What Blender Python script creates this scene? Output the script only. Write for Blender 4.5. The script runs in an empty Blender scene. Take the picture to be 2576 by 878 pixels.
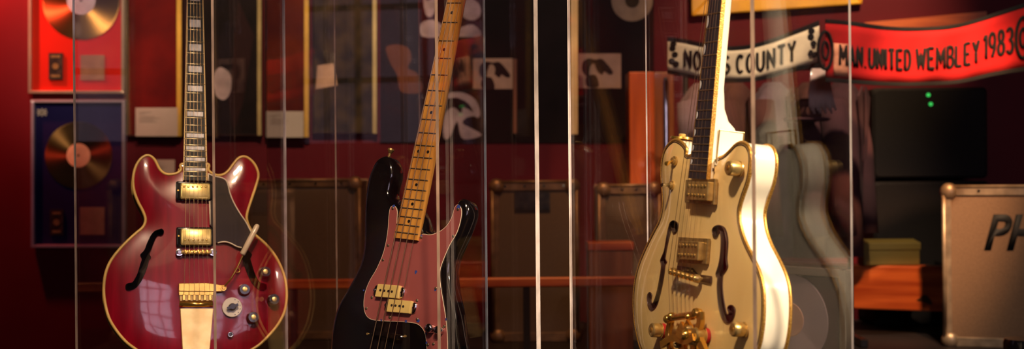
import bpy, math, random
import numpy as np
from mathutils import Vector, Matrix
from mathutils.geometry import delaunay_2d_cdt
random.seed(7)
sc = bpy.context.scene
COL = sc.collection
# ------------------------------------------------------------------ camera
F = 3150.0; CAMZ = 1.3; A = 0.0091
ca, sa = math.cos(A), math.sin(A)
camd = bpy.data.cameras.new('camera'); cam = bpy.data.objects.new('camera', camd); COL.objects.link(cam)
camd.sensor_width = 36; camd.lens = 36 * F / 2576
cam.matrix_world = Matrix(((ca, sa, 0, 0), (0, 0, -1, 0), (-sa, ca, 0, CAMZ), (0, 0, 0, 1)))
camd.dof.use_dof = True; camd.dof.focus_distance = 2.47; camd.dof.aperture_fstop = 3.5
camd.clip_end = 60
sc.camera = cam
sc.view_settings.view_transform = 'Standard'; sc.view_settings.look = 'None'
sc.view_settings.gamma = 1; sc.view_settings.use_curve_mapping = False
sc.view_settings.exposure = 0.15
sc.cycles.transparent_max_bounces = 40; sc.cycles.max_bounces = 8
sc.cycles.sample_clamp_indirect = 4; sc.cycles.use_denoising = True
# ------------------------------------------------------------------ light
w = bpy.data.worlds.new('world'); sc.world = w; w.use_nodes = True
w.node_tree.nodes['Background'].inputs[0].default_value = (0.5, 0.3, 0.3, 1)
w.node_tree.nodes['Background'].inputs[1].default_value = 0.02

def spot(name, loc, tgt, power, color, deg, blend=0.5, r=0.03):
    d = bpy.data.lights.new(name, 'SPOT'); d.energy = power; d.color = color
    d.spot_size = math.radians(deg); d.spot_blend = blend; d.shadow_soft_size = r
    o = bpy.data.objects.new(name, d); COL.objects.link(o); o.location = loc
    o.rotation_euler = (Vector(tgt) - Vector(loc)).to_track_quat('-Z', 'Y').to_euler()
    return o
WARM = (1.0, 0.78, 0.5); WARM2 = (1.0, 0.62, 0.3); REDL = (1.0, 0.35, 0.2)
spot('spot_red_guitar', (-0.2, 0.3, 3.6), (-0.72, 2.85, 1.05), 260, WARM, 24, .8, .1)
spot('spot_bass_guitar', (0.2, 0.3, 3.6), (-0.18, 2.6, 1.42), 430, (1, .7, .4), 24, .8, .06)
spot('spot_cream_guitar', (-0.3, 0.3, 3.4), (0.3, 2.15, 1.25), 500, (1, .76, .46), 22, .8, .1)
spot('spot_cream_guitar_side', (2.3, 0.7, 2.9), (0.42, 2.05, 1.3), 900, (1, .82, .56), 20, .8, .12)
spot('spot_left_wall', (-2.42, 5.2, 2.55), (-2.4, 5.45, 1.9), 110, (1, .1, .07), 125, 1.0, .03)
spot('spot_records', (-1.3, 2.6, 3.6), (-1.8, 5.4, 1.95), 330, (1, .7, .45), 19, .9, .06)
spot('spot_frames', (-0.6, 3.2, 3.6), (-0.95, 5.4, 1.9), 300, (1, .72, .42), 36, .9, .04)
spot('spot_scarf', (1.3, 2.9, 3.6), (1.15, 4.3, 1.8), 330, (1, .74, .5), 32, .8, .04)
spot('spot_pillar', (0.5, 3.6, 3.6), (0.55, 5.1, 1.4), 200, (1, .55, .22), 22, .8, .04)
spot('spot_beam', (1.5, 3.3, 2.6), (1.5, 5.0, 0.85), 230, (1, .5, .22), 26, .8, .04)
spot('spot_cases', (0.1, 3.4, 3.6), (-0.2, 4.7, 0.9), 150, (1, .5, .2), 44, .8, .04)
spot('spot_flight_case', (2.0, 3.0, 3.5), (1.85, 4.6, 1.0), 75, WARM, 24, .8, .04)
spot('fill_spot_photos', (0.1, 3.0, 3.7), (0.05, 5.4, 1.85), 110, (1, .7, .48), 28, .8, .04)  # extra spot added to brighten the pinned photographs
spot('fill_spot_silver_record', (0.9, 1.8, 3.7), (1.0, 3.3, 0.95), 130, (1, .7, .5), 18, .8, .04)  # added spot; the silver record gets no other lamp
spot('fill_spot_upper_frames', (1.6, 3.6, 3.8), (1.3, 5.4, 2.05), 420, (1, .66, .34), 34, .8, .04)  # added spot to brighten the yellow frame and orange board
ad = bpy.data.lights.new('gold_fill_light', 'AREA'); ad.shape = 'RECTANGLE'; ad.size = 1.5; ad.size_y = 1.2; ad.energy = 5; ad.color = (1, .75, .4)  # unseen warm area light, added to brighten the gold pickup covers
ao = bpy.data.objects.new('gold_fill_light', ad); COL.objects.link(ao); ao.location = (1.6, -1.6, 3.95)

# ------------------------------------------------------------------ helpers
def P(px, py, Y):
    dx, dy = px - 1288.0, 439.0 - py
    x = dx * ca + dy * sa; z = -dx * sa + dy * ca
    return Vector((x / F * Y, Y, CAMZ + z / F * Y))

def link(o, parent=None):
    COL.objects.link(o)
    if parent: o.parent = parent
    return o

class MB:
    def __init__(s): s.v = []; s.f = []
    def add(s, vs, fs):
        b = len(s.v); s.v += [tuple(v) for v in vs]; s.f += [tuple(i + b for i in f) for f in fs]; return s
    def box(s, c, size, rot=None):
        hx, hy, hz = size[0] / 2, size[1] / 2, size[2] / 2
        vs = [Vector((x, y, z)) for x in (-hx, hx) for y in (-hy, hy) for z in (-hz, hz)]
        if rot is not None: vs = [rot @ v for v in vs]
        vs = [v + Vector(c) for v in vs]
        return s.add(vs, [(0, 1, 3, 2), (4, 6, 7, 5), (0, 4, 5, 1), (2, 3, 7, 6), (0, 2, 6, 4), (1, 5, 7, 3)])
    def bx(s, a, b):
        return s.box([(a[i] + b[i]) / 2 for i in range(3)], [abs(b[i] - a[i]) for i in range(3)])
    def rbox(s, c, size, r=.003, axis='y', n=3):
        """box with rounded corners seen along the y axis and a chamfered front"""
        hx, hz = size[0] / 2, size[2] / 2; r = min(r, hx * .95, hz * .95)
        poly = []
        for (cx, cz, a0) in ((hx - r, hz - r, 0), (-hx + r, hz - r, 90), (-hx + r, -hz + r, 180), (hx - r, -hz + r, 270)):
            for k in range(n + 1):
                a = math.radians(a0 + 90 * k / n); poly.append((cx + r * math.cos(a), cz + r * math.sin(a)))
        ch = min(r * .6, size[1] * .3)
        y0, y1 = -size[1] / 2, size[1] / 2
        vs = []
        for sc_, y in ((1 - ch / hx, y0), (1, y0 + ch), (1, y1)):
            for (x, z) in poly:
                sx = sc_; sz = 1 if sc_ == 1 else 1 - ch / hz
                vs.append((c[0] + x * sx, c[1] + y, c[2] + z * sz))
        m = len(poly); fs = []
        for k in range(2):
            for i in range(m):
                j = (i + 1) % m; fs.append((k * m + i, k * m + j, (k + 1) * m + j, (k + 1) * m + i))
        fs.append(tuple(range(m - 1, -1, -1))); fs.append(tuple(range(2 * m, 3 * m)))
        return s.add(vs, fs)
    def cyl(s, p0, p1, r0, r1=None, n=20):
        return s.lathe(p0, p1, [(0, r0), (1, r0 if r1 is None else r1)], n)
    def lathe(s, p0, p1, prof, n=20):
        """prof: (t along axis 0..1, radius)"""
        p0, p1 = Vector(p0), Vector(p1); ax = (p1 - p0); L = ax.length; a = ax.normalized()
        e1 = a.orthogonal().normalized(); e2 = a.cross(e1)
        vs = []; fs = []
        for (t, r) in prof:
            c = p0 + a * (L * t)
            for k in range(n):
                q = 2 * math.pi * k / n; vs.append(c + (e1 * math.cos(q) + e2 * math.sin(q)) * max(r, 1e-5))
        m = len(prof)
        for i in range(m - 1):
            for k in range(n):
                l = (k + 1) % n; fs.append((i * n + k, i * n + l, (i + 1) * n + l, (i + 1) * n + k))
        fs.append(tuple(range(n - 1, -1, -1))); fs.append(tuple((m - 1) * n + k for k in range(n)))
        return s.add(vs, fs)
    def tube(s, path, r, closed=False, n=8):
        path = [Vector(p) for p in path]; m = len(path); vs = []; fs = []
        rr = r if isinstance(r, (list, tuple)) else [r] * m
        prev = None
        for i, p in enumerate(path):
            if closed: t = path[(i + 1) % m] - path[i - 1]
            else: t = path[min(i + 1, m - 1)] - path[max(i - 1, 0)]
            t.normalize()
            if prev is None: e = t.orthogonal().normalized()
            else:
                e = prev - t * prev.dot(t)
                e = e.normalized() if e.length > 1e-6 else t.orthogonal().normalized()
            prev = e; b = t.cross(e)
            for k in range(n):
                q = 2 * math.pi * k / n; vs.append(p + (e * math.cos(q) + b * math.sin(q)) * rr[i])
        for i in range(m if closed else m - 1):
            j = (i + 1) % m
            for k in range(n):
                l = (k + 1) % n; fs.append((i * n + k, i * n + l, j * n + l, j * n + k))
        if not closed:
            fs.append(tuple(range(n - 1, -1, -1))); fs.append(tuple((m - 1) * n + k for k in range(n)))
        return s.add(vs, fs)
    def prism(s, poly, y0, y1):
        """poly of (x,z); extruded along y"""
        from mathutils.geometry import tessellate_polygon
        m = len(poly)
        tr = tessellate_polygon([[Vector((p[0], p[1], 0)) for p in poly]])
        vs = [(p[0], y0, p[1]) for p in poly] + [(p[0], y1, p[1]) for p in poly]
        fs = [tuple(t) for t in tr] + [tuple(i + m for i in reversed(t)) for t in tr]
        for i in range(m):
            j = (i + 1) % m; fs.append((i, j, j + m, i + m))
        return s.add(vs, fs)
    def prismx(s, poly, x0, x1, ws=None):
        """poly of (y,z); extruded along x"""
        t = MB(); t.prism(poly, x0, x1)
        return s.add([(v[1], v[0], v[2]) for v in t.v], t.f)
    def build(s, name, mat, parent=None, smooth=False, bevel=0, auto=False):
        me = bpy.data.meshes.new(name); me.from_pydata(s.v, [], s.f); me.materials.append(mat)
        import bmesh
        bm = bmesh.new(); bm.from_mesh(me); bmesh.ops.recalc_face_normals(bm, faces=bm.faces); bm.to_mesh(me); bm.free()
        if smooth or auto:
            me.polygons.foreach_set('use_smooth', [True] * len(me.polygons))
            if auto: me.set_sharp_from_angle(angle=math.radians(38))
        o = bpy.data.objects.new(name, me); link(o, parent)
        if bevel:
            b = o.modifiers.new('bevel', 'BEVEL'); b.width = bevel; b.segments = 2; b.limit_method = 'ANGLE'
        return o

def tag(o, label, cat, group=None):
    o['label'] = label; o['category'] = cat
    if group: o['group'] = group
    return o
def thing(name, label, cat, loc=(0, 0, 0), group=None, M=None):
    o = bpy.data.objects.new(name, None); COL.objects.link(o); o.empty_display_size = .05
    if M is not None: o.matrix_world = M
    else: o.location = loc
    return tag(o, label, cat, group)

# ------------------------------------------------------------------ materials
def mat(name, base, rough=.5, metal=0, coat=0, var=.15, scale=8, spec=.5, bump=0, emit=0, stretch=(1, 1, 1), base2=None, alpha=1, sheen=0, trans=0):
    m = bpy.data.materials.new(name); m.use_nodes = True; nt = m.node_tree; b = nt.nodes['Principled BSDF']
    tc = nt.nodes.new('ShaderNodeTexCoord'); mp = nt.nodes.new('ShaderNodeMapping'); mp.inputs['Scale'].default_value = stretch
    nz = nt.nodes.new('ShaderNodeTexNoise'); nz.inputs['Scale'].default_value = scale; nz.inputs['Detail'].default_value = 5
    cr = nt.nodes.new('ShaderNodeValToRGB')
    c1 = base2 or tuple(c * (1 - var) for c in base); c2 = tuple(min(1, c * (1 + var)) for c in base) if not base2 else base
    cr.color_ramp.elements[0].color = (*c1, 1); cr.color_ramp.elements[1].color = (*c2, 1)
    cr.color_ramp.elements[0].position = .35; cr.color_ramp.elements[1].position = .65
    nt.links.new(tc.outputs['Object'], mp.inputs[0]); nt.links.new(mp.outputs[0], nz.inputs['Vector'])
    nt.links.new(nz.outputs['Fac'], cr.inputs[0]); nt.links.new(cr.outputs[0], b.inputs['Base Color'])
    b.inputs['Roughness'].default_value = rough; b.inputs['Metallic'].default_value = metal
    b.inputs['Coat Weight'].default_value = coat; b.inputs['Coat Roughness'].default_value = .04
    b.inputs['Specular IOR Level'].default_value = spec; b.inputs['Sheen Weight'].default_value = sheen
    b.inputs['Transmission Weight'].default_value = trans; b.inputs['Alpha'].default_value = alpha
    if bump:
        bp = nt.nodes.new('ShaderNodeBump'); bp.inputs['Strength'].default_value = bump; bp.inputs['Distance'].default_value = .002
        nt.links.new(nz.outputs['Fac'], bp.inputs['Height']); nt.links.new(bp.outputs[0], b.inputs['Normal'])
    if emit:
        nt.links.new(cr.outputs[0], b.inputs['Emission Color']); b.inputs['Emission Strength'].default_value = emit
    return m

def glass_mat(name, tint=(.97, .96, .97), f0=.05, k=.35):
    m = bpy.data.materials.new(name); m.use_nodes = True; nt = m.node_tree; nt.nodes.clear()
    out = nt.nodes.new('ShaderNodeOutputMaterial'); mx = nt.nodes.new('ShaderNodeMixShader')
    tr = nt.nodes.new('ShaderNodeBsdfTransparent'); gl = nt.nodes.new('ShaderNodeBsdfGlossy')
    tr.inputs[0].default_value = (*tint, 1); gl.inputs['Roughness'].default_value = 0.012
    lw = nt.nodes.new('ShaderNodeLayerWeight'); lw.inputs[0].default_value = .5
    pw = nt.nodes.new('ShaderNodeMath'); pw.operation = 'POWER'; pw.inputs[1].default_value = 5
    ma = nt.nodes.new('ShaderNodeMath'); ma.operation = 'MULTIPLY_ADD'; ma.inputs[1].default_value = k; ma.inputs[2].default_value = f0
    nt.links.new(lw.outputs['Facing'], pw.inputs[0]); nt.links.new(pw.outputs[0], ma.inputs[0])
    # blend clear and glossy, glossier at grazing angles
    nt.links.new(ma.outputs[0], mx.inputs[0]); nt.links.new(tr.outputs[0], mx.inputs[1]); nt.links.new(gl.outputs[0], mx.inputs[2])
    nt.links.new(mx.outputs[0], out.inputs[0]); return m

M = {}
M['acrylic'] = glass_mat('clear_acrylic')
M['glaze'] = glass_mat('picture_glass', (.98, .98, .98), .03)
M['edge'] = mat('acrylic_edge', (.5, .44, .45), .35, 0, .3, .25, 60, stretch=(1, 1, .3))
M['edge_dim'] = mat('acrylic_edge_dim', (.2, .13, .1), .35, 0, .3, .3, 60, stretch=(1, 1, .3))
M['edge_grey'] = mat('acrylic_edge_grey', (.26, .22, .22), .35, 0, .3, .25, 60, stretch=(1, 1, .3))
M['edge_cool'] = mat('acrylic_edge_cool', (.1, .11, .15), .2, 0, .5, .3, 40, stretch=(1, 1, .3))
M['gold'] = mat('gold_plate', (.95, .55, .12), .2, .92, 0, .12, 30)
M['gold_worn'] = mat('worn_gold_plate', (.8, .56, .22), .3, .8, 0, .3, 60, base2=(.5, .34, .12))
M['gold_lit'] = mat('gold_bright_reflection', (1.0, .78, .34), .3, .4, .3, .2, 25, base2=(.8, .55, .2))  # paler gold copy; window reflection put into the lyre cover's colour
M['gold_dull'] = mat('tarnished_gold', (.5, .34, .13), .34, .7, 0, .35, 120, base2=(.3, .2, .08))
M['gold_cover'] = mat('satin_gold_cover', (.92, .68, .26), .34, .7, 0, .12, 60)
M['chrome'] = mat('chrome', (.75, .75, .77), .12, 1, 0, .1, 30)
M['steel'] = mat('string_steel', (.26, .16, .08), .35, 1, 0, .1, 30)
M['fret'] = mat('fret_wire', (.8, .68, .42), .3, 1, 0, .1, 30)
M['fret_dark'] = mat('dull_fret_wire', (.22, .17, .12), .4, .8, 0, .1, 30)
M['black'] = mat('black_plastic', (.012, .01, .01), .22, 0, .5, .2, 20)
M['black_lacquer'] = mat('black_lacquer', (.004, .003, .004), .12, 0, 1, .2, 6)
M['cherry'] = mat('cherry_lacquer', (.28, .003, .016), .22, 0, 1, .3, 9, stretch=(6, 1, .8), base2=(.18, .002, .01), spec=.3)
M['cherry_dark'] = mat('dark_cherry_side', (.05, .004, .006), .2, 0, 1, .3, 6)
M['binding_yellow'] = mat('aged_yellow_binding', (.72, .45, .12), .35, 0, .4, .15, 20)
M['binding_cream'] = mat('cream_binding', (.8, .66, .5), .35, 0, .4, .1, 20)
M['ebony'] = mat('ebony_board', (.006, .005, .004), .6, 0, 0, .3, 30, stretch=(4, 1, .4))
M['slate'] = mat('slate_board', (.022, .02, .03), .45, 0, .05, .2, 30, stretch=(4, 1, .4))
M['pearl'] = mat('pearl_inlay', (.82, .78, .82), .25, 0, .6, .25, 90, base2=(.5, .5, .56), stretch=(1.5, 1, .5))
M['guard'] = mat('smoked_pickguard', (.03, .02, .018), .14, 0, 0, .3, 6, spec=.35)
M['mauve'] = mat('mauve_pickguard', (.42, .12, .12), .25, .25, .5, .12, 4, base2=(.37, .09, .09))
M['maple'] = mat('maple_neck', (.62, .3, .06), .3, 0, .7, .2, 14, stretch=(5, 5, .5), base2=(.42, .17, .03))
M['cream_plastic'] = mat('aged_cream_plastic', (.75, .56, .2), .3, 0, .4, .1, 20)
M['ivory_plastic'] = mat('ivory_plastic', (.78, .62, .45), .3, 0, .5, .08, 20)
M['dial'] = mat('off_white_dial', (.72, .65, .55), .35, 0, .3, .06, 20)
M['cream_lacquer'] = mat('aged_cream_lacquer', (.84, .59, .26), .2, 0, 1, .1, 4, base2=(.76, .52, .21), stretch=(3, 1, .6))
M['cream_lit'] = mat('cream_lacquer_lit', (.88, .82, .66), .2, 0, 1, .05, 4)  # whiter copy of the front lacquer; strong side light put into the colour
M['glitter'] = mat('gold_sparkle_binding', (.85, .5, .12), .35, .7, .4, .5, 500, base2=(.4, .19, .03), bump=.3)
M['wood_rim'] = mat('dark_brown_line', (.05, .02, .01), .4, 0, .2, .2, 30)
M['inside'] = mat('shaded_inner_wood', (.02, .006, .003), .7, 0, 0, .3, 14)  # inner wood blackened; shade inside the f-holes is put into the colour
M['felt'] = mat('red_felt', (.4, .01, .01), .9, 0, 0, .2, 90)
M['blue_mark'] = mat('blue_protective_film', (.03, .06, .3), .4, 0, 0, .2, 40)
# room
M['wall_maroon'] = mat('maroon_wall_paint', (.10, .0018, .007), .6, 0, 0, .08, 3, spec=.25)
M['wall_plain'] = mat('dark_wall_paint', (.02, .008, .008), .7, 0, 0, .1, 3)
M['floor'] = mat('dark_floorboards', (.05, .025, .015), .4, 0, .2, .3, 5, stretch=(.5, 6, 1))
M['ceiling'] = mat('dark_ceiling', (.03, .02, .02), .8, 0, 0, .1, 3)
M['plinth'] = mat('black_plinth', (.02, .015, .015), .5, 0, 0, .1, 5)
M['daylight'] = mat('bright_overcast_sky', (.95, .78, .95), 1, 0, 0, .04, .6, emit=4.5)
M['daylight_side'] = mat('dim_side_window_sky', (.95, .6, .8), 1, 0, 0, .3, 1.2, emit=.2)  # side window dimmed to weaken its reflections in the panes
M['win_frame'] = mat('dark_window_frame', (.03, .02, .02), .5, 0, 0, .1, 5)
M['red_mat'] = mat('scarlet_backing_board', (.5, .014, .005), .6, 0, 0, .05, 3)
M['blue_mat'] = mat('navy_backing_board', (.008, .006, .06), .6, 0, 0, .1, 3)
M['gold_disc'] = mat('gold_record', (.8, .45, .13), .28, 1, 0, .12, 4)
M['dark_disc'] = mat('tinted_gold_record', (.36, .2, .07), .3, 1, 0, .25, 3, base2=(.16, .09, .04))
M['maroon_board'] = mat('maroon_backing_board', (.06, .006, .014), .7, 0, 0, .1, 3, spec=.1)
M['silver_disc'] = mat('silver_record', (.8, .6, .56), .28, .5, 0, .2, 3)
M['label_pink'] = mat('salmon_record_label', (.75, .42, .25), .6, 0, 0, .15, 14)
M['label_silver'] = mat('silver_blue_record_label', (.5, .55, .65), .4, .2, 0, .2, 14)
for k_ in ('gold_disc', 'dark_disc', 'silver_disc'):
    nt = M[k_].node_tree; b = nt.nodes['Principled BSDF']; tg = nt.nodes.new('ShaderNodeTangent'); tg.direction_type = 'RADIAL'; tg.axis = 'Y'
    b.inputs['Anisotropic'].default_value = .9; nt.links.new(tg.outputs[0], b.inputs['Tangent']); b.inputs['Roughness'].default_value = .36
M['alu'] = mat('pale_frame_metal', (.7, .58, .4), .35, .8, 0, .1, 10)
M['alu_cool'] = mat('silver_frame_metal', (.6, .58, .66), .35, .7, 0, .1, 10)
M['plaque_dark'] = mat('dark_plaque', (.05, .04, .03), .4, .2, 0, .4, 40, base2=(.015, .012, .01))
M['plaque_tan'] = mat('tan_plaque', (.3, .2, .12), .5, .2, 0, .15, 20)
M['frame_gold'] = mat('gilt_frame', (.85, .5, .08), .4, .3, .2, .15, 10)
M['frame_pale'] = mat('pale_gilt_frame', (.65, .5, .22), .4, .3, .2, .15, 10)
M['card'] = mat('caption_card', (.5, .42, .36), .8, 0, 0, .04, 10)
M['ink'] = mat('grey_print', (.35, .28, .24), .8, 0, 0, .04, 10)
M['poster_red'] = mat('deep_red_poster', (.16, .006, .005), .6, 0, 0, .5, 5, base2=(.08, .003, .004))
M['poster_dark'] = mat('black_poster', (.02, .012, .012), .5, 0, 0, .5, 5, base2=(.008, .006, .006))
M['poster_orange'] = mat('rust_poster', (.16, .025, .01), .6, 0, 0, .5, 4, base2=(.06, .006, .008))
M['poster_brown'] = mat('brown_black_poster', (.07, .045, .02), .6, 0, 0, .6, 12, base2=(.012, .01, .009))
M['orange_cloth'] = mat('orange_print', (.12, .028, .005), .8, 0, 0, .2, 8)
M['photo_sepia'] = mat('sepia_photo_paper', (.55, .33, .22), .6, 0, 0, .2, 9)
M['photo_grey'] = mat('grey_photo_paper', (.5, .38, .38), .6, 0, 0, .3, 12)
M['photo_dark'] = mat('dark_photo_ink', (.03, .012, .012), .6, 0, 0, .2, 9)
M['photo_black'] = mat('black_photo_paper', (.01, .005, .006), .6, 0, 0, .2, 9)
M['pine'] = mat('varnished_pine', (.62, .14, .03), .35, 0, .4, .35, 5, stretch=(.5, 1, 6), base2=(.34, .05, .01))
M['pine_pillar'] = mat('orange_stained_wood', (.6, .11, .012), .5, 0, .05, .25, 5, stretch=(6, 1, .5), base2=(.4, .07, .01))
M['brown_wood'] = mat('brown_stained_wood', (.22, .07, .02), .4, 0, .3, .3, 5, stretch=(6, 1, .5))
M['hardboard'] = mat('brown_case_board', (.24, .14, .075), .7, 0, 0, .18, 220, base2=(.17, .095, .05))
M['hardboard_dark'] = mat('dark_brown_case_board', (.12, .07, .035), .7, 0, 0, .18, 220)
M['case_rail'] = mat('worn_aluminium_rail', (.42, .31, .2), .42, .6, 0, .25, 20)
M['rail_dark'] = mat('shaded_worn_rail', (.2, .11, .05), .42, .4, 0, .3, 20)  # darkened copy of the rail metal; dim orange light put into the colour
M['stencil'] = mat('black_stencil_paint', (.01, .01, .01), .7, 0, 0, .1, 20)
M['yellow_paint'] = mat('yellow_frame_paint', (.85, .45, .03), .45, 0, .1, .15, 6)
M['wool_cream'] = mat('cream_knit', (.92, .78, .52), .95, 0, 0, .1, 300, sheen=.0, bump=.4)
M['wool_black'] = mat('black_knit', (.004, .003, .003), .95, 0, 0, .2, 300)
M['wool_red'] = mat('red_knit', (.42, .003, .004), .95, 0, 0, .08, 300, bump=.4)
M['patch'] = mat('orange_white_patch', (.85, .35, .2), .9, 0, 0, .3, 30)
M['cloth_grey'] = mat('greyish_mauve_cloth', (.17, .11, .12), .9, 0, 0, .3, 6)
M['cloth_dark'] = mat('dark_maroon_cloth', (.06, .02, .025), .9, 0, 0, .3, 6)
M['cloth_brown'] = mat('brown_cloth', (.09, .03, .02), .9, 0, 0, .3, 6)
M['cloth_pale'] = mat('pale_cloth', (.55, .42, .38), .9, 0, 0, .3, 12)
M['led'] = mat('green_indicator_light', (.05, .8, .15), .5, emit=.5)
M['yellow_card'] = mat('mustard_cardboard', (.12, .08, .008), .7, 0, 0, .1, 6)
M['amp'] = mat('black_amplifier_cloth', (.012, .01, .01), .7, 0, 0, .4, 200)

for k_ in ('photo_black', 'photo_dark', 'poster_dark', 'poster_red', 'poster_orange', 'poster_brown', 'red_mat', 'blue_mat', 'plinth', 'amp'): M[k_].node_tree.nodes['Principled BSDF'].inputs['Specular IOR Level'].default_value = .12
# ------------------------------------------------------------------ room
def struct(name, mb, m, parent=None):
    o = mb.build(name, m, parent)
    if parent is None: o['kind'] = 'structure'
    return o
X0, X1, Y0, Y1, H = -3.2, 4.4, -2.6, 5.45, 4.0
struct('floor', MB().bx((X0 - .1, Y0 - .1, -.1), (X1 + .1, Y1 + .1, 0)), M['floor'])
struct('ceiling', MB().bx((X0 - .1, Y0 - .1, H), (X1 + .1, Y1 + .1, H + .1)), M['ceiling'])
struct('wall_back', MB().bx((X0 - .1, Y1, 0), (X1 + .1, Y1 + .1, H)), M['wall_maroon'])
struct('wall_right', MB().bx((X1, Y0, 0), (X1 + .1, Y1, H)), M['wall_plain'])
def wall_with_holes(name, fixed, axis, lo, hi, holes, thick):
    mb = MB(); cur = lo
    def seg(a, b, z0, z1):
        if b - a < 1e-4 or z1 - z0 < 1e-4: return
        if axis == 'x': mb.bx((a, fixed, z0), (b, fixed + thick, z1))
        else: mb.bx((fixed, a, z0), (fixed + thick, b, z1))
    for (a, b, z0, z1) in holes:
        seg(cur, a, 0, H); seg(a, b, 0, z0); seg(a, b, z1, H); cur = b
    seg(cur, hi, 0, H)
    return struct(name, mb, M['wall_plain'])
WB = [(0.75, 1.55, 2.2, 3.85), (1.7, 2.5, 2.2, 3.85), (2.65, 3.45, 2.2, 3.85)]
WL = [(2.7, 3.6, 1.4, 3.0)]
wall_with_holes('wall_front', Y0, 'x', X0, X1, WB, -.1)
wall_with_holes('wall_left', X0, 'y', Y0, Y1, WL, -.1)
k = 1
for axis, fixed, holes in (('x', Y0, WB), ('y', X0, WL)):
    for (a, b, z0, z1) in holes:
        fr = MB(); pn = MB()
        def bxa(mb, p, q, d0, d1, za, zb):
            if axis == 'x': mb.bx((p, fixed + d0, za), (q, fixed + d1, zb))
            else: mb.bx((fixed + d0, p, za), (fixed + d1, q, zb))
        t = .045
        for (p, q, za, zb) in ((a, a + t, z0, z1), (b - t, b, z0, z1), (a, b, z0, z0 + t), (a, b, z1 - t, z1)):
            bxa(fr, p, q, -.08, -.01, za, zb)
        for i in range(1, 3): bxa(fr, a + (b - a) * i / 3 - .012, a + (b - a) * i / 3 + .012, -.06, -.03, z0, z1)
        for i in range(1, 5): bxa(fr, a, b, -.06, -.03, z0 + (z1 - z0) * i / 5 - .012, z0 + (z1 - z0) * i / 5 + .012)
        o = struct('window_%d' % k, fr, M['win_frame'])
        bxa(pn, a + .01, b - .01, -.095, -.085, z0 + .01, z1 - .01); pn.build('window_pane', M['daylight' if axis == 'x' else 'daylight_side'], o)
        k += 1
# raised display platform along the back wall
struct('floor_platform', MB().bx((-1.6, 4.35, 0), (3.6, 5.45, .655)), M['plinth'])

# ------------------------------------------------------------------ instrument frame
class Frame:
    """a plane standing in the room; turns picture positions on that plane into its own metres"""
    def __init__(s, px, py, Y, psi, lean, c0=None, c1=None):
        s.O = P(px, py, Y); ps = math.radians(psi); be = math.radians(lean)
        u = Vector((math.cos(ps), -math.sin(ps), 0)); b = Vector((math.sin(ps), math.cos(ps), 0)); up = Vector((0, 0, 1))
        s.w = up * math.cos(be) + b * math.sin(be); s.b = b * math.cos(be) - up * math.sin(be); s.u = u
        if c0:
            a = s.uv(*c0); c = s.uv(*c1); rho = math.atan2(c[0] - a[0], c[1] - a[1])
            s.u, s.w = s.u * math.cos(rho) - s.w * math.sin(rho), s.w * math.cos(rho) + s.u * math.sin(rho)
        s.M = Matrix(((s.u.x, s.b.x, s.w.x, s.O.x), (s.u.y, s.b.y, s.w.y, s.O.y), (s.u.z, s.b.z, s.w.z, s.O.z), (0, 0, 0, 1)))
    def uv(s, px, py, off=0):
        C = Vector((0, 0, CAMZ)); D = P(px, py, 1) - C
        t = ((s.O + s.b * off - C).dot(s.b)) / D.dot(s.b); p = C + D * t - s.O
        return (p.dot(s.u), p.dot(s.w))
    def pts(s, L, off=0): return [s.uv(p[0], p[1], off) for p in L]

def smooth(pts, n=5, closed=True):
    out = []; m = len(pts)
    for i in range(m if closed else m - 1):
        g = lambda k: pts[k % m] if closed else pts[max(0, min(m - 1, k))]
        p0, p1, p2, p3 = [np.array(g(i + d)) for d in (-1, 0, 1, 2)]
        for k in range(n):
            t = k / n
            out.append(tuple(.5 * ((2 * p1) + (-p0 + p2) * t + (2 * p0 - 5 * p1 + 4 * p2 - p3) * t * t + (-p0 + 3 * p1 - 3 * p2 + p3) * t ** 3)))
    if not closed: out.append(tuple(pts[-1]))
    return out

def inside(pts, poly):
    x = pts[:, 0]; y = pts[:, 1]; c = np.zeros(len(pts), bool); n = len(poly); P_ = np.array(poly)
    for i in range(n):
        x0, y0 = P_[i]; x1, y1 = P_[i - 1]
        if y0 == y1: continue
        cond = ((y0 > y) != (y1 > y)) & (x < (x1 - x0) * (y - y0) / (y1 - y0) + x0)
        c ^= cond
    return c
def dist_to(pts, poly):
    a = np.array(poly); b = np.roll(a, -1, 0); d = b - a; L = (d ** 2).sum(1) + 1e-12
    best = np.full(len(pts), 1e9)
    for i in range(len(a)):
        t = np.clip(((pts - a[i]) @ d[i]) / L[i], 0, 1)
        q = a[i] + t[:, None] * d[i]; best = np.minimum(best, np.sqrt(((pts - q) ** 2).sum(1)))
    return best

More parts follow.
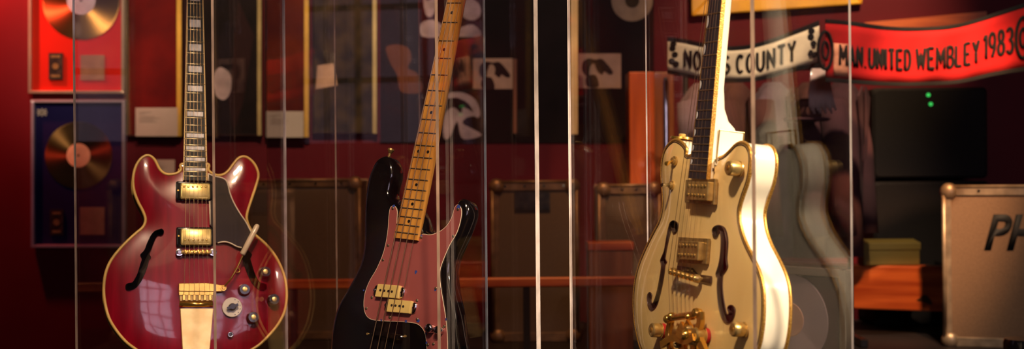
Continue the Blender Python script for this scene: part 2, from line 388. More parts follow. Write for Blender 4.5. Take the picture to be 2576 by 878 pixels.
def body_mesh(out, thick, yf, holes=(), step=.009, weld=False, rings=()):
    """carved body: domed or rounded front, straight sides, back; real openings for f-holes. yf(d) = front depth at distance d from edge"""
    n = len(out); verts = [Vector(p) for p in out]; edges = [(i, (i + 1) % n) for i in range(n)]
    for h in holes:
        b0 = len(verts); verts += [Vector(p) for p in h]; edges += [(b0 + i, b0 + (i + 1) % len(h)) for i in range(len(h))]
    A_ = np.array(out); mn, mx = A_.min(0), A_.max(0)
    gx, gz = np.meshgrid(np.arange(mn[0], mx[0], step), np.arange(mn[1], mx[1], step)); g = np.stack([gx.ravel(), gz.ravel()], 1)
    ok = inside(g, out) & (dist_to(g, out) > (max(rings) if rings else 0) + step * .5)
    for h in holes: ok &= ~inside(g, h) & (dist_to(g, h) > step * .4)
    verts += [Vector(p) for p in g[ok]]
    t = np.roll(A_, -1, 0) - np.roll(A_, 1, 0); t /= np.linalg.norm(t, axis=1)[:, None] + 1e-9; nr = np.stack([-t[:, 1], t[:, 0]], 1)
    if not inside(A_[:1] * 1 + nr[:1] * .003, out)[0]: nr = -nr
    for r in rings:
        q = A_ + nr * r; k = inside(q, out) & (dist_to(q, out) > r * .9); verts += [Vector(p) for p in q[k]]
    vo, eo, fo = delaunay_2d_cdt(verts, edges, [], 0, 1e-6)[:3]
    V = np.array([(v.x, v.y) for v in vo]); cen = np.array([V[list(f)].mean(0) for f in fo])
    keep = inside(cen, out)
    for h in holes: keep &= ~inside(cen, h)
    d = dist_to(V, out); mb = MB(); N = len(V)
    vs = [(V[i, 0], yf(d[i]), V[i, 1]) for i in range(N)]
    mb.add(vs, [tuple(f) for f, k in zip(fo, keep) if k])
    y0 = yf(0.0); e = thick * .0
    if weld:
        idx = [int(np.argmin(((V - np.array(p)) ** 2).sum(1))) for p in out]; b0 = len(mb.v)
        rb = .007
        S = [(0, thick - rb), (rb * .3, thick - rb * .3), (rb, thick)]
        for (ins, y) in S:
            for i, p in enumerate(out): mb.v.append((p[0] + nr[i, 0] * ins, y, p[1] + nr[i, 1] * ins))
        m = n
        for i in range(m):
            j = (i + 1) % m; mb.f.append((idx[i], idx[j], b0 + j, b0 + i))
            for k in range(2): mb.f.append((b0 + k * m + i, b0 + k * m + j, b0 + (k + 1) * m + j, b0 + (k + 1) * m + i))
        from mathutils.geometry import tessellate_polygon
        last = b0 + 2 * m
        for tr in tessellate_polygon([[Vector(mb.v[last + i]) for i in range(m)]]): mb.f.append(tuple(last + q for q in tr))
    return mb, y0
def rim_mesh(out, y0, y1):
    mb = MB(); n = len(out)
    mb.v = [(p[0], y0, p[1]) for p in out] + [(p[0], y1, p[1]) for p in out]
    mb.f = [(i, (i + 1) % n, (i + 1) % n + n, i + n) for i in range(n)]
    return mb
def plate_mesh(out, y):
    from mathutils.geometry import tessellate_polygon
    mb = MB(); mb.v = [(p[0], y, p[1]) for p in out]
    mb.f = [tuple(t) for t in tessellate_polygon([[Vector((p[0], p[1], 0)) for p in out]])]
    return mb
def join(*mbs):
    r = MB()
    for m in mbs: r.add(m.v, m.f)
    return r
def path3(pts, y): return [(p[0], y, p[1]) for p in pts]

def fit(fr, data, cx):
    """least squares of z = a + b*2^(-n/12) through the visible frets/markers"""
    A_ = np.array([[1, 2 ** (-n / 12)] for n, _ in data]); zz = np.array([fr.uv(cx(y), y)[1] for _, y in data])
    (a, b), *_ = np.linalg.lstsq(A_, zz, rcond=None)
    return lambda n: a + b * 2 ** (-n / 12)

def knob(fr, root, px, py, r, h, m, capm=None, capr=.5, cap_h=.001, name='knob', off=0, felt=None, prof=None):
    x, z = fr.uv(px, py, off); mb = MB()
    mb.lathe((x, off - (.0065 if felt else 0), z), (x, off - h - (.004 if felt else 0), z), prof or [(0, r * 1.08), (.1, r * 1.05), (.75, r * .95), (1, r * .85)], 28)
    o = mb.build(name, m, root, auto=True)
    if capm:
        hc = h + (.004 if felt else 0); MB().lathe((x, off - hc, z), (x, off - hc - cap_h, z), [(0, r * capr), (.6, r * capr), (1, r * capr * .8)], 20).build('knob_cap', capm, o, auto=True)
    if felt:
        MB().cyl((x, off, z), (x, off - .0065, z), r * 1.02, n=20).build('felt_washer', felt, o, auto=True)
    return o

def headstock(root, zn, w, mface, mside, tuner, n, length=.16, flare=.045):
    poly = [(-w / 2, zn), (-flare, zn + .03), (-flare * .95, zn + length * .85), (0, zn + length), (flare * .95, zn + length * .85), (flare, zn + .03), (w / 2, zn)]
    h = MB().prism(poly, .002, .016).build('headstock', mside, root, bevel=.002)
    MB().prism([(p[0] * .98, p[1]) for p in poly], .0, .002).build('headstock_face', mface, h)
    for i in range(n):
        s = -1 if i < (n + 1) // 2 else 1; k = i % ((n + 1) // 2); z = zn + .035 + k * (length * .75) / max(1, (n / 2))
        mb = MB(); mb.cyl((s * .03, 0, z), (s * .03, -.01, z), .004, n=10)
        mb.cyl((s * .03, .022, z), (s * .062, .022, z), .003, n=8); mb.rbox((s * .07, .022, z), (.018, .008, .014), .004)
        mb.build('tuning_peg', tuner, root, auto=True)

# ================================================================== RED SEMI-HOLLOW GUITAR
g1 = Frame(492, 635, 2.86, -20, 14, (491, 453), (490.5, 5))
G1 = thing('semi_hollow_guitar', 'cherry red double-cutaway semi-hollow electric guitar with yellow binding and block inlays', 'guitar', M=g1.M)
O1 = [(459, 412), (455, 428), (441, 437), (418, 438), (402, 426), (389, 402), (373, 391), (356, 398), (342, 418), (335, 447), (337, 478), (347, 507), (359, 530), (366, 552), (360, 571),
      (342, 587), (319, 608), (295, 634), (276, 661), (265, 691), (261, 726), (264, 761), (273, 797), (289, 826), (313, 856), (339, 877), (382, 903), (432, 918), (490, 923),
      (548, 918), (598, 900), (636, 878), (655, 865), (681, 839), (703, 810), (717, 778), (721, 740), (717, 703), (706, 670), (689, 639), (667, 613), (643, 592), (629, 575), (621, 554), (622, 535),
      (632, 503), (643, 470), (650, 441), (643, 418), (629, 401), (614, 394), (599, 399), (587, 413), (575, 429), (562, 439), (546, 441), (533, 436), (524, 427), (521, 412)]
out1 = smooth(g1.pts(O1), 5)
fh = [(399, 580), (388, 584), (378, 596), (369, 614), (362, 632), (352, 643), (356, 652), (352, 667), (345, 690), (337, 706), (331, 713), (324, 714), (316, 718), (315, 727), (322, 732), (331, 731),
      (342, 725), (353, 712), (363, 692), (371, 670), (374, 656), (379, 650), (375, 641), (380, 628), (385, 614), (391, 600), (397, 593), (404, 594), (410, 590), (411, 583), (405, 578)]
fl1 = smooth(g1.pts(fh), 3)
fr1 = smooth(g1.pts([(983 - x + (0 if y < 600 else 1), y) for x, y in fh]), 3)[::-1]
dome1 = lambda d: -.006 * (1 - math.exp(-d / .03)) - .009 * (1 - math.exp(-d / .12))
fm, _ = body_mesh(out1, .045, dome1, [fl1, fr1])
body = fm.build('body', M['cherry'], G1, smooth=True)
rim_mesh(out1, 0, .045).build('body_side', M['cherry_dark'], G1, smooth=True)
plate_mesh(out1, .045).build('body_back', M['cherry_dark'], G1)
plate_mesh([(p[0] * .98, p[1]) for p in out1], .041).build('inner_back', M['inside'], G1)
MB().tube(path3(out1, .0), .0034, True, 8).build('binding', M['binding_yellow'], G1, smooth=True)
MB().tube(path3(out1, .045), .0024, True, 6).build('back_binding', M['binding_yellow'], G1, smooth=True)
for f in (fl1, fr1):
    rim_mesh(f, -.013, -.004).build('f_hole_edge', M['inside'], G1, smooth=True)
ft = -.024  # height of the fingerboard face above the binding plane
bd = [g1.uv(470, 0, ft), g1.uv(511.5, 0, ft), g1.uv(522, 453, ft), g1.uv(460.5, 453, ft)]
inl = [(21 - .5, 427), (18.5, 401), (16.5, 372), (14.5, 342), (11.5, 286), (8.5, 223), (6.5, 173), (4.5, 120), (2.5, 60)]
class Off:   # same frame read on a raised plane
    def __init__(s, fr, off): s.fr = fr; s.off = off
    def uv(s, px, py): return s.fr.uv(px, py, s.off)
zf = fit(Off(g1, ft), inl, lambda y: 491)
def board_x(bd, z, side):
    (a, b) = (bd[0], bd[3]) if side < 0 else (bd[1], bd[2])
    t = (z - b[1]) / (a[1] - b[1]); return b[0] + (a[0] - b[0]) * t
def neck(root, bd, zf, nf, ft, mboard, mneck, mbind, mfret, ybase, bind=.002, th=.022, fretr=.0011, zend=None, heel=None, fret_round=False, nutm=None):
    z0 = bd[3][1] if zend is None else zend; zn = zf(0)
    def quad(za, zb, ins): return [(board_x(bd, za, -1) + ins, za), (board_x(bd, za, 1) - ins, za), (board_x(bd, zb, 1) - ins, zb), (board_x(bd, zb, -1) + ins, zb)]
    MB().prism(quad(z0, zn, bind), ft, ft + .007).build('fingerboard', mboard, root)
    if mbind:
        for s in (-1, 1):
            poly = [(board_x(bd, z0, s), z0), (board_x(bd, z0, s) - s * bind, z0), (board_x(bd, zn, s) - s * bind, zn), (board_x(bd, zn, s), zn)]
            MB().prism(poly, ft - .0002, ft + .0072).build('fingerboard_binding', mbind, root)
    # neck shaft: half-round section
    mb = MB(); m = 10; zs = heel or [(z0, ybase - ft - .007), (z0 + .05, ybase - ft - .007), (z0 + .09, th), (zn, th * .9)]
    for (z, t) in zs:
        xa, xb = board_x(bd, max(z, z0), -1), board_x(bd, max(z, z0), 1)
        for k in range(m + 1):
            a = math.pi * k / m; c, s_ = math.cos(a), math.sin(a)
            mb.v.append(((xa + xb) / 2 - (xb - xa) / 2 * (abs(c) ** .8) * (1 if c > 0 else -1), ft + .007 + t * (s_ ** .7), z))
    for i in range(len(zs) - 1):
        for k in range(m): mb.f.append((i * (m + 1) + k, i * (m + 1) + k + 1, (i + 1) * (m + 1) + k + 1, (i + 1) * (m + 1) + k))
        mb.f.append((i * (m + 1), (i + 1) * (m + 1), (i + 1) * (m + 1) + m, i * (m + 1) + m))
    mb.f.append(tuple(range(m + 1))); mb.f.append(tuple((len(zs) - 1) * (m + 1) + k for k in range(m + 1)))
    mb.build('neck', mneck, root, auto=True)
    for i in range(1, nf + 1):
        z = zf(i)
        if z < z0 + .001: continue
        xa, xb = board_x(bd, z, -1) + bind * .5, board_x(bd, z, 1) - bind * .5
        MB().tube([(xa, ft + .0006, z), (xa + .001, ft - .0002, z), (xb - .001, ft - .0002, z), (xb, ft + .0006, z)], fretr, n=6).build('fret', mfret, root, smooth=True)
    MB().bx((board_x(bd, zn, -1), ft - .003, zn), (board_x(bd, zn, 1), ft + .007, zn + .005)).build('nut', nutm or M['ivory_plastic'], root)
neck(G1, bd, zf, 22, ft, M['ebony'], M['cherry'], M['binding_yellow'], M['fret'], .02, heel=[(bd[3][1] - .002, .022), (bd[3][1] + .04, .04), (bd[3][1] + .07, .036), (bd[3][1] + .11, .02), (zf(0), .019)], bind=.0022)
for n in (1, 3, 5, 7, 9, 12, 15, 17, 19, 21):
    za, zb = zf(n - 1), zf(n); zc = (za + zb) / 2; h = (za - zb) * .58; xl, xr = board_x(bd, zc, -1), board_x(bd, zc, 1)
    xc, hw = (xl + xr) / 2, (xr - xl) * (.30 + .0055 * n)
    MB().rbox((xc, ft - .0001, zc), (hw * 2, .0008, h), .0008).build('block_inlay', M['pearl'], G1)
headstock(G1, zf(0) + .004, .045, M['black_lacquer'], M['cherry_dark'], M['gold'], 6)
# pickguard with cream edging
pg = [(523, 437), (543, 444), (557, 447), (568, 453), (574, 466), (578, 484), (587, 507), (602, 534), (617, 556), (627, 575), (632, 588), (625, 608), (608, 623), (596, 620), (578, 611), (563, 608), (548, 611), (534, 611), (534, 572), (528, 566), (528, 506), (534, 503), (534, 457), (524, 455)]
pgo = -.019
pp = g1.pts(pg, pgo)
pg_o = MB().prism(pp, pgo, pgo + .002).build('pickguard', M['guard'], G1)
e1 = smooth(g1.pts(pg[:14], pgo), 4, False)
e1 = e1[:-8]
MB().tube(path3(e1, pgo + .0005), .0017, n=6).build('pickguard_edging', M['binding_cream'], pg_o, smooth=True)
MB().tube(path3(smooth(g1.pts(pg[12:17], pgo), 4, False), pgo + .0005), .0016, n=6).build('pickguard_edging', M['binding_cream'], pg_o, smooth=True)
MB().tube(path3(g1.pts([(527.5, 506), (529, 565)], pgo), pgo + .0005), .0017, n=6).build('pickguard_edging', M['binding_cream'], pg_o, smooth=True)
MB().tube(path3(g1.pts([(524, 438), (525, 455)], pgo), pgo + .0005), .0014, n=6).build('pickguard_edging', M['binding_cream'], pg_o, smooth=True)
def humbucker(fr, root, ring, cover, screws, base, m_ring, m_cover, m_screw, ringh=.006, covh=.011, label=None):
    a = fr.uv(*ring[:2], base); b = fr.uv(*ring[2:], base)
    c = ((a[0] + b[0]) / 2, (a[1] + b[1]) / 2)
    p = MB().rbox((c[0], base - ringh / 2 + .004, c[1]), (abs(b[0] - a[0]), ringh + .008, abs(b[1] - a[1])), .004).build('pickup', m_ring, root, auto=True)
    yc = base - covh
    a = fr.uv(*cover[:2], yc); b = fr.uv(*cover[2:], yc); c = ((a[0] + b[0]) / 2, (a[1] + b[1]) / 2)
    MB().rbox((c[0], base - covh / 2, c[1]), (abs(b[0] - a[0]), covh, abs(b[1] - a[1])), .004).build('pickup_cover', m_cover, p, auto=True)
    for (x, y) in screws:
        q = fr.uv(x, y, yc)
        MB().lathe((q[0], yc + .0005, q[1]), (q[0], yc - .0012, q[1]), [(0, .0024), (.6, .0024), (1, .0014)], 12).build('pole_screw', m_screw, p, auto=True)
    return p
sx = [463.5, 474, 485, 496, 507.5, 518]
p = humbucker(g1, G1, (442, 457, 534, 505), (454, 459.5, 529, 501), [(x, 470) for x in sx], -.0155, M['black'], M['gold_cover'], M['gold'])
q = g1.uv(448, 479, -.022); MB().cyl((q[0], -.021, q[1]), (q[0], -.024, q[1]), .0018, n=10).build('adjusting_screw', M['gold'], p)
p = humbucker(g1, G1, (443, 572, 536, 621), (455, 574.5, 532, 616), [(x + 2, 604) for x in sx], -.0155, M['black'], M['gold_cover'], M['gold'])
q = g1.uv(449.5, 594, -.022); MB().cyl((q[0], -.021, q[1]), (q[0], -.024, q[1]), .0018, n=10).build('adjusting_screw', M['gold'], p)
# bridge
yb = -.022
a = g1.uv(451, 635, yb); b = g1.uv(536, 635, yb)
br = MB().rbox(((a[0] + b[0]) / 2, yb, a[1]), (abs(b[0] - a[0]) - .008, .008, .0085), .002).build('bridge', M['gold_dull'], G1, auto=True)
for c in (a, b):
    MB().lathe((c[0], -.012, c[1]), (c[0], yb - .005, c[1]), [(0, .0035), (.4, .0035), (.42, .008), (.8, .008), (.82, .0055), (1, .004)], 20).build('bridge_post', M['chrome'], br, auto=True)
bx6 = [466, 476.5, 488, 499, 510, 521]
for x in bx6:
    q = g1.uv(x, 635, yb); MB().rbox((q[0], yb - .004, q[1]), (.006, .005, .010), .001).build('saddle', M['gold'], br, auto=True)
# vibrato tailpiece
yt = -.026
top = g1.pts([(449, 712), (520, 711), (556, 716), (566, 719), (568, 730), (556, 734), (449, 733)], yt)
tp = MB().prism(top, yt, yt + .012).build('tailpiece', M['gold'], G1, bevel=.0015)
slot = g1.pts([(451, 741), (537, 741), (536, 757), (452, 757)], yt + .006)
MB().prism(slot, yt + .006, yt + .014).build('string_anchor', M['gold_dull'], tp, bevel=.001)
for i in range(6):
    a = g1.uv(459 + i * 13.2, 741, yt + .004); b = g1.uv(466.5 + i * 13.2, 756, yt + .004)
    MB().bx((a[0], yt + .002, a[1]), (b[0], yt + .008, b[1])).build('anchor_tooth', M['gold'], tp, bevel=.001)
MB().prism(g1.pts([(449, 733), (538, 733), (537, 742), (450, 742)], yt + .003), yt + .003, yt + .012).build('anchor_lip', M['gold'], tp, bevel=.001)
MB().tube(path3(g1.pts([(451, 765), (536, 765)], yt + .006), yt + .008), .0065, n=12).build('spring_roller', M['gold'], tp, smooth=True)
cv = g1.pts([(453, 776), (537, 776), (528, 879), (522, 925), (466, 925), (459, 879)], yt + .004)
MB().prism(cv, yt + .004, yt + .012).build('lyre_cover', M['gold_lit'], tp, bevel=.0015)
q = g1.uv(562, 725, yt)
MB().lathe((q[0], yt, q[1]), (q[0], yt - .006, q[1]), [(0, .0065), (.6, .0065), (.62, .004), (1, .003)], 20).build('pivot_bolt', M['gold'], tp, auto=True)
arm = smooth([(*g1.uv(x, y, yt - .006), ) for x, y in [(566, 719), (573, 711), (582, 699), (595, 676), (606, 652), (614, 634)]], 4, False)
MB().tube([(p[0], yt - .004 - .014 * i / len(arm), p[1]) for i, p in enumerate(arm)], .0022, n=8).build('vibrato_arm', M['gold'], tp, smooth=True)
a = g1.uv(609, 641, yt - .018); b = g1.uv(648, 566, yt - .018)
MB().lathe((a[0], yt - .018, a[1]), (b[0], yt - .022, b[1]), [(0, .0045), (.03, .0064), (.5, .0066), (.93, .0064), (.99, .0045), (1, .003)], 16).build('arm_tip', M['ivory_plastic'], tp, smooth=True)
q = g1.uv(597, 680, -.016); mb = MB(); mb.tube([(q[0] + .0055 * math.cos(t * .524), -.017, q[1] + .0055 * math.sin(t * .524)) for t in range(12)], .0015, True, 6); mb.build('screw_eye', M['gold'], G1, smooth=True)
for (x, y, cx, cy) in [(666, 686, 671, 683), (614, 730, 618, 728), (688, 755, 692, 753), (636, 800, 639, 799)]:
    knob(g1, G1, x, y, .0135, .014, M['black'], M['gold_cover'], .42, .0012, 'tone_knob', off=-.012)
q = g1.uv(584, 773, -.016)
vt = MB().lathe((q[0], -.014, q[1]), (q[0], -.0175, q[1]), [(0, .0225), (.7, .0225), (1, .0218)], 40).build('selector_dial', M['dial'], G1, auto=True)
R45 = Matrix.Rotation(math.radians(-20), 3, 'Y')
mb = MB(); mb.lathe((q[0], -.0175, q[1]), (q[0], -.028, q[1]), [(0, .009), (.8, .008), (1, .006)], 20); mb.box((q[0], -.026, q[1]), (.026, .006, .006), R45); mb.build('pointer_knob', M['black'], vt, auto=True)
for k in range(6):
    a_ = math.radians(-70 + k * 28); MB().cyl((q[0] + .018 * math.cos(a_), -.0174, q[1] + .018 * math.sin(a_)), (q[0] + .018 * math.cos(a_), -.018, q[1] + .018 * math.sin(a_)), .0012, n=8).build('dial_mark', M['black'], vt)
q = g1.uv(580, 842, -.014)
mb = MB(); mb.tube([(q[0] + .005 * math.cos(t * .39), -.014, q[1] + .005 * math.sin(t * .39)) for t in range(16)], .002, True, 8); mb.build('jack_socket', M['chrome'], G1, smooth=True)
MB().cyl((q[0], -.010, q[1]), (q[0], -.013, q[1]), .0045, n=16).build('jack_hole', M['black'], G1)
for i, x in enumerate(bx6):
    a = g1.uv(x, 635, yb - .006); zn = zf(0); xn = -.0165 + .0066 * i
    b = (board_x(bd, zn, -1) + board_x(bd, zn, 1)) / 2 + xn * 1.05
    c = g1.uv(462.5 + i * 13.2, 741, yt)
    MB().tube([(b, ft - .003, zn + .003), (a[0], yb - .0065, a[1]), (c[0], yt - .001, c[1])], .00045 - .00004 * i, n=5).build('string', M['steel'], G1)

# ================================================================== BLACK BASS
g2 = Frame(1022, 590, 2.58, 33, 14, (1022, 588), (1131, 57))
G2 = thing('bass_guitar', 'black electric bass guitar with mauve mirror pickguard and maple neck leaning right', 'guitar', M=g2.M)
O2 = [(1000, 512), (985, 500), (977, 483), (980, 462), (986, 438), (985, 412), (975, 394), (961, 391), (941, 405), (925, 440), (916, 487), (912, 542), (912, 597), (907, 646), (892, 686), (867, 732), (846, 769), (834, 812), (829, 855), (828, 895), (834, 945), (858, 1005), (905, 1043), (970, 1060), (1040, 1056), (1100, 1030), (1140, 985), (1156, 930), (1155, 880), (1149, 830), (1143, 781), (1134, 732), (1128, 690), (1133, 650), (1149, 610), (1167, 567), (1177, 533), (1174, 507), (1162, 498), (1149, 504), (1138, 528), (1126, 552), (1108, 576), (1088, 584), (1071, 578), (1062, 562), (1050, 530), (1020, 505)]
out2 = smooth(g2.pts(O2), 5)
RB = .011
def dome2(d): return 0.0 if d >= RB else RB - math.sqrt(max(0, RB * RB - (RB - d) ** 2))
fm, _ = body_mesh(out2, .044, dome2, [], weld=True, rings=(.0008, .002, .0035, .0055, .008, .011))
fm.build('body', M['black_lacquer'], G2, smooth=True)
f2 = -.0095
bd2 = [g2.uv(1112, 57, f2), g2.uv(1150.5, 57, f2), g2.uv(1052, 588, f2), g2.uv(992.5, 588, f2)]
fd = [(3, 57), (4, 103), (5, 147), (6, 188), (7, 227), (8, 265), (9, 301.5), (10, 335), (11, 366.6), (12, 397), (13, 424), (14, 451.6), (15, 476), (16, 501), (17, 524), (18, 547), (19, 568), (20, 588)]
cl2 = lambda y: 1022 + (588 - y) * (1131 - 1022) / 531.0
zf2 = fit(Off(g2, f2), fd, cl2)
zend2 = g2.uv(1020, 601, f2)[1]
neck(G2, bd2, zf2, 20, f2, M['maple'], M['maple'], None, M['fret_dark'], .018, bind=.0, zend=zend2, heel=[(zend2, .010), (zend2 + .11, .018), (zend2 + .14, .018), (zf2(0), .017)], fretr=.0013)
xm = lambda z: (board_x(bd2, z, -1) + board_x(bd2, z, 1)) / 2
for n in (3, 5, 7, 9, 12, 15, 17, 19):
    z = (zf2(n) + zf2(n - 1)) / 2
    for dx in ((-.0125, .0125) if n == 12 else (0,)):
        MB().cyl((xm(z) + dx, f2 - .0003, z), (xm(z) + dx, f2 + .001, z), .0034, n=16).build('dot_inlay', M['black'], G2)
hs = zf2(0) + .005; w0 = .02
poly = smooth([(-w0, hs), (-.035, hs + .03), (-.05, hs + .07), (-.048, hs + .16), (-.03, hs + .22), (0, hs + .215), (.03, hs + .15), (.03, hs + .05), (w0, hs)], 3)
MB().prism([(p[0] + xm(hs), p[1]) for p in poly], f2 + .004, f2 + .018).build('headstock', M['maple'], G2, bevel=.002)
for k in range(4):
    mb = MB(); z = hs + .05 + k * .043; x = xm(hs) - .025
    mb.cyl((x, f2 + .004, z), (x, f2 - .012, z), .006, n=14); mb.cyl((x, f2 + .024, z), (x - .045, f2 + .024, z), .004, n=10); mb.rbox((x - .055, f2 + .024, z), (.022, .005, .026), .007)
    mb.build('tuning_peg', M['chrome'], G2, auto=True)
pgp = [(987, 518), (981, 525), (978, 545), (975, 585), (965, 634), (947, 677), (929, 708), (918, 738), (915, 768), (920, 791), (933, 803), (960, 807), (1008, 809), (1044, 813), (1061, 824), (1070, 843), (1074, 878), (1080, 912), (1104, 925), (1122, 912), (1126, 880), (1123, 818), (1116, 769), (1108, 720), (1106, 684), (1113, 658), (1131, 616), (1149, 585), (1159, 550), (1160, 526), (1152, 515), (1144, 522), (1136, 548), (1122, 570), (1103, 584), (1082, 591), (1064, 589), (1053, 596), (1030, 598), (1000, 590), (998, 560), (999, 532), (994, 520)]
pgo2 = smooth(g2.pts(pgp, -.0022), 3)
pg2 = MB().prism(pgo2, -.0022, -.0002).build('pickguard', M['mauve'], G2)
MB().tube(path3(pgo2, -.0016), .0008, True, 5).build('pickguard_edge', M['binding_cream'], pg2, smooth=True)
for (x, y) in [(988, 524), (976, 617), (963, 653.5), (935, 748), (921, 775.6), (980, 798), (1059, 597), (1140, 594), (1096, 725), (1117, 821), (1048.5, 756), (1049, 803), (1076, 867), (1090, 865), (1152, 526)]:
    q = g2.uv(x, y, -.003); MB().lathe((q[0], -.002, q[1]), (q[0], -.0042, q[1]), [(0, .0032), (.5, .003), (1, .0014)], 12).build('guard_screw', M['fret_dark'], G2, auto=True)
for (x, y, s) in [(1046, 684, .005), (1095, 728, .004), (1052, 806, .005), (1152.5, 521, .006), (990, 519, .004), (1122, 803, .003), (1021, 808, .004), (1072, 840, .003), (1060, 594, .004), (959, 805, .003), (915, 730, .002), (1107, 726, .003), (1073, 862, .003)]:
    q = g2.uv(x, y, -.0024); pl = [(q[0] + s * random.uniform(.5, 1.1) * math.cos(a), q[1] + s * random.uniform(.5, 1.1) * math.sin(a)) for a in [k * .785 for k in range(8)]]
    MB().prism(pl, -.0026, -.002).build('film_scrap', M['blue_mark'], G2)
yp = -.011
for (qd, holes) in [([(950, 714), (1005, 718), (1001, 751), (942, 746)], [(957, 730), (967, 731.5), (977, 732.5), (986, 733.5)]), ([(977, 752), (1035, 757), (1030, 789), (971, 784)], [(985.5, 768), (995, 769), (1005, 770), (1014.5, 771)])]:
    pp = g2.pts(qd, yp)
    pu = MB().prism(pp, yp, -.001).build('pickup', M['cream_plastic'], G2, bevel=.0015)
    for h in holes:
        q = g2.uv(*h, yp); MB().cyl((q[0], yp - .0006, q[1]), (q[0], yp + .003, q[1]), .0026, n=12).build('pole_piece', M['plaque_dark'], pu)
    for i, j, s in ((1, 2, 1), (0, 3, -1)):
        cx_, cz_ = (pp[i][0] + pp[j][0]) / 2 + s * .003, (pp[i][1] + pp[j][1]) / 2
        MB().rbox((cx_, -.004, cz_), (.014, .006, .022), .006).build('mounting_ear', M['chrome'] if s > 0 else M['black'], pu, auto=True)
        MB().cyl((cx_ + s * .003, -.007, cz_), (cx_ + s * .003, -.0095, cz_), .003, n=12).build('ear_screw', M['chrome'], pu)
for (x, y, r) in [(1087, 827, .0095), (1109, 832, .0085)]:
    knob(g2, G2, x, y, r, .017, M['chrome'], None, name='control_knob', off=-.002, prof=[(0, r * 1.0), (.1, r), (.7, r * .98), (.88, r * .85), (1, r * .5)])
q = g2.uv(978, 389, .02); MB().lathe((q[0], .022, q[1] - .004), (q[0] + .002, .022, q[1] + .014), [(0, .003), (.4, .003), (.45, .004), (.8, .0075), (1, .006)], 16).build('strap_button', M['gold_worn'], G2, auto=True)
for (x, y) in [(925, 840), (1020, 846)]:
    q = g2.uv(x, y, 0); MB().cyl((q[0], 0, q[1]), (q[0], -.002, q[1]), .0025, n=12).build('thumb_rest_screw', M['gold_worn'], G2)
a = g2.uv(935, 838, -.008); b = g2.uv(1012, 848, -.008)
MB().rbox(((a[0] + b[0]) / 2, -.005, (a[1] + b[1]) / 2), (abs(b[0] - a[0]), .010, .012), .004).build('thumb_rest', M['black_lacquer'], G2, auto=True)
ends = [g2.uv(x, 980, -.012) for x in (907, 925, 943, 961)]
a = g2.uv(905, 985, -.006); b = g2.uv(965, 985, -.006)
MB().rbox(((a[0] + b[0]) / 2, -.004, a[1]), (.085, .008, .05), .002).build('bridge', M['chrome'], G2, auto=True)
for i in range(4):
    zb = zf2(0); e = ends[i]; xn = xm(zb) - .0145 + .0097 * i
    # string line measured where it crosses the lower edge of the picture
    lo = g2.uv((931, 949, 968, 987)[i], 878, -.0145)
    t = (e[1] - zb) / (lo[1] - zb); xe = xn + (lo[0] - xn) * t
    MB().tube([(xn, f2 - .003, zb), (xe, -.0145, e[1])], (.0011, .00095, .0008, .0006)[i], n=6).build('string', M['steel'], G2)

# ================================================================== CREAM HOLLOW-BODY GUITAR
g3 = Frame(1729, 690, 2.15, 70, 6, (1753.5, 448), (1799, 2))
G3 = thing('hollow_body_guitar', 'cream double-cutaway hollow-body guitar with gold sparkle binding, turned to show its bright side', 'guitar', M=g3.M)
Z7 = lambda L: [(1560 + .658 * x, 300 + .658 * y) for x, y in L]
O3 = [(1731, 392), (1727, 374), (1718, 361), (1706, 353), (1694, 353), (1677, 370), (1667, 398), (1664, 438), (1667, 478), (1668, 517), (1661, 552), (1645.5, 583), (1626, 622), (1608, 666), (1598, 708), (1594, 754), (1596, 800), (1603, 842), (1613, 878), (1634, 915), (1670, 948), (1722, 968), (1790, 966), (1850, 943), (1888, 912), (1908, 878), (1918, 832), (1922, 780), (1920.6, 728), (1912, 688), (1895.6, 649), (1876, 609), (1864, 572), (1860, 535), (1867, 502), (1882, 458), (1889, 418), (1889, 388), (1882, 367), (1869, 358), (1853, 362), (1836, 379), (1821, 392), (1806, 397), (1793, 390), (1785, 378)]
out3 = smooth(g3.pts(O3), 5)
T3 = .047
FL3 = Z7([(221, 398), (207, 388), (194, 395), (186, 420), (178, 460), (170, 505), (156, 540), (160, 560), (153, 610), (143, 660), (132, 695), (124, 705), (120, 690), (123, 672), (114, 662), (106, 675), (107, 705), (116, 724), (128, 727), (142, 712), (153, 680), (163, 635), (171, 585), (174, 555), (180, 545), (174, 530), (180, 485), (190, 440), (197, 415), (202, 428), (211, 434), (220, 425), (223, 410)])
FR3 = Z7([(355, 435), (356, 418), (370, 407), (388, 408), (400, 425), (408, 470), (406, 530), (410, 565), (402, 580), (393, 600), (393, 650), (400, 700), (408, 740), (414, 748), (418, 738), (413, 725), (418, 713), (432, 713), (440, 728), (436, 755), (425, 772), (410, 777), (395, 765), (382, 730), (376, 690), (373, 640), (375, 605), (368, 592), (378, 560), (385, 520), (388, 470), (385, 432), (379, 427), (375, 440), (368, 450), (360, 448)])
fl3 = smooth(g3.pts(FL3, -.009), 3); fr3 = smooth(g3.pts(FR3, -.009), 3)
dome3 = lambda d: -.004 * (1 - math.exp(-d / .02)) - .008 * (1 - math.exp(-d / .1))
fm, _ = body_mesh(out3, T3, dome3, [fl3, fr3])
fm.build('body', M['cream_lacquer'], G3, smooth=True)
rim_mesh(out3, 0, T3).build('body_side', M['cream_lit'], G3, smooth=True)
plate_mesh(out3, T3).build('body_back', M['cream_lit'], G3)
plate_mesh([(p[0] * .98, p[1]) for p in out3], T3 - .004).build('inner_back', M['inside'], G3)
MB().tube(path3(out3, .0005), .0029, True, 8).build('binding', M['glitter'], G3, smooth=True)
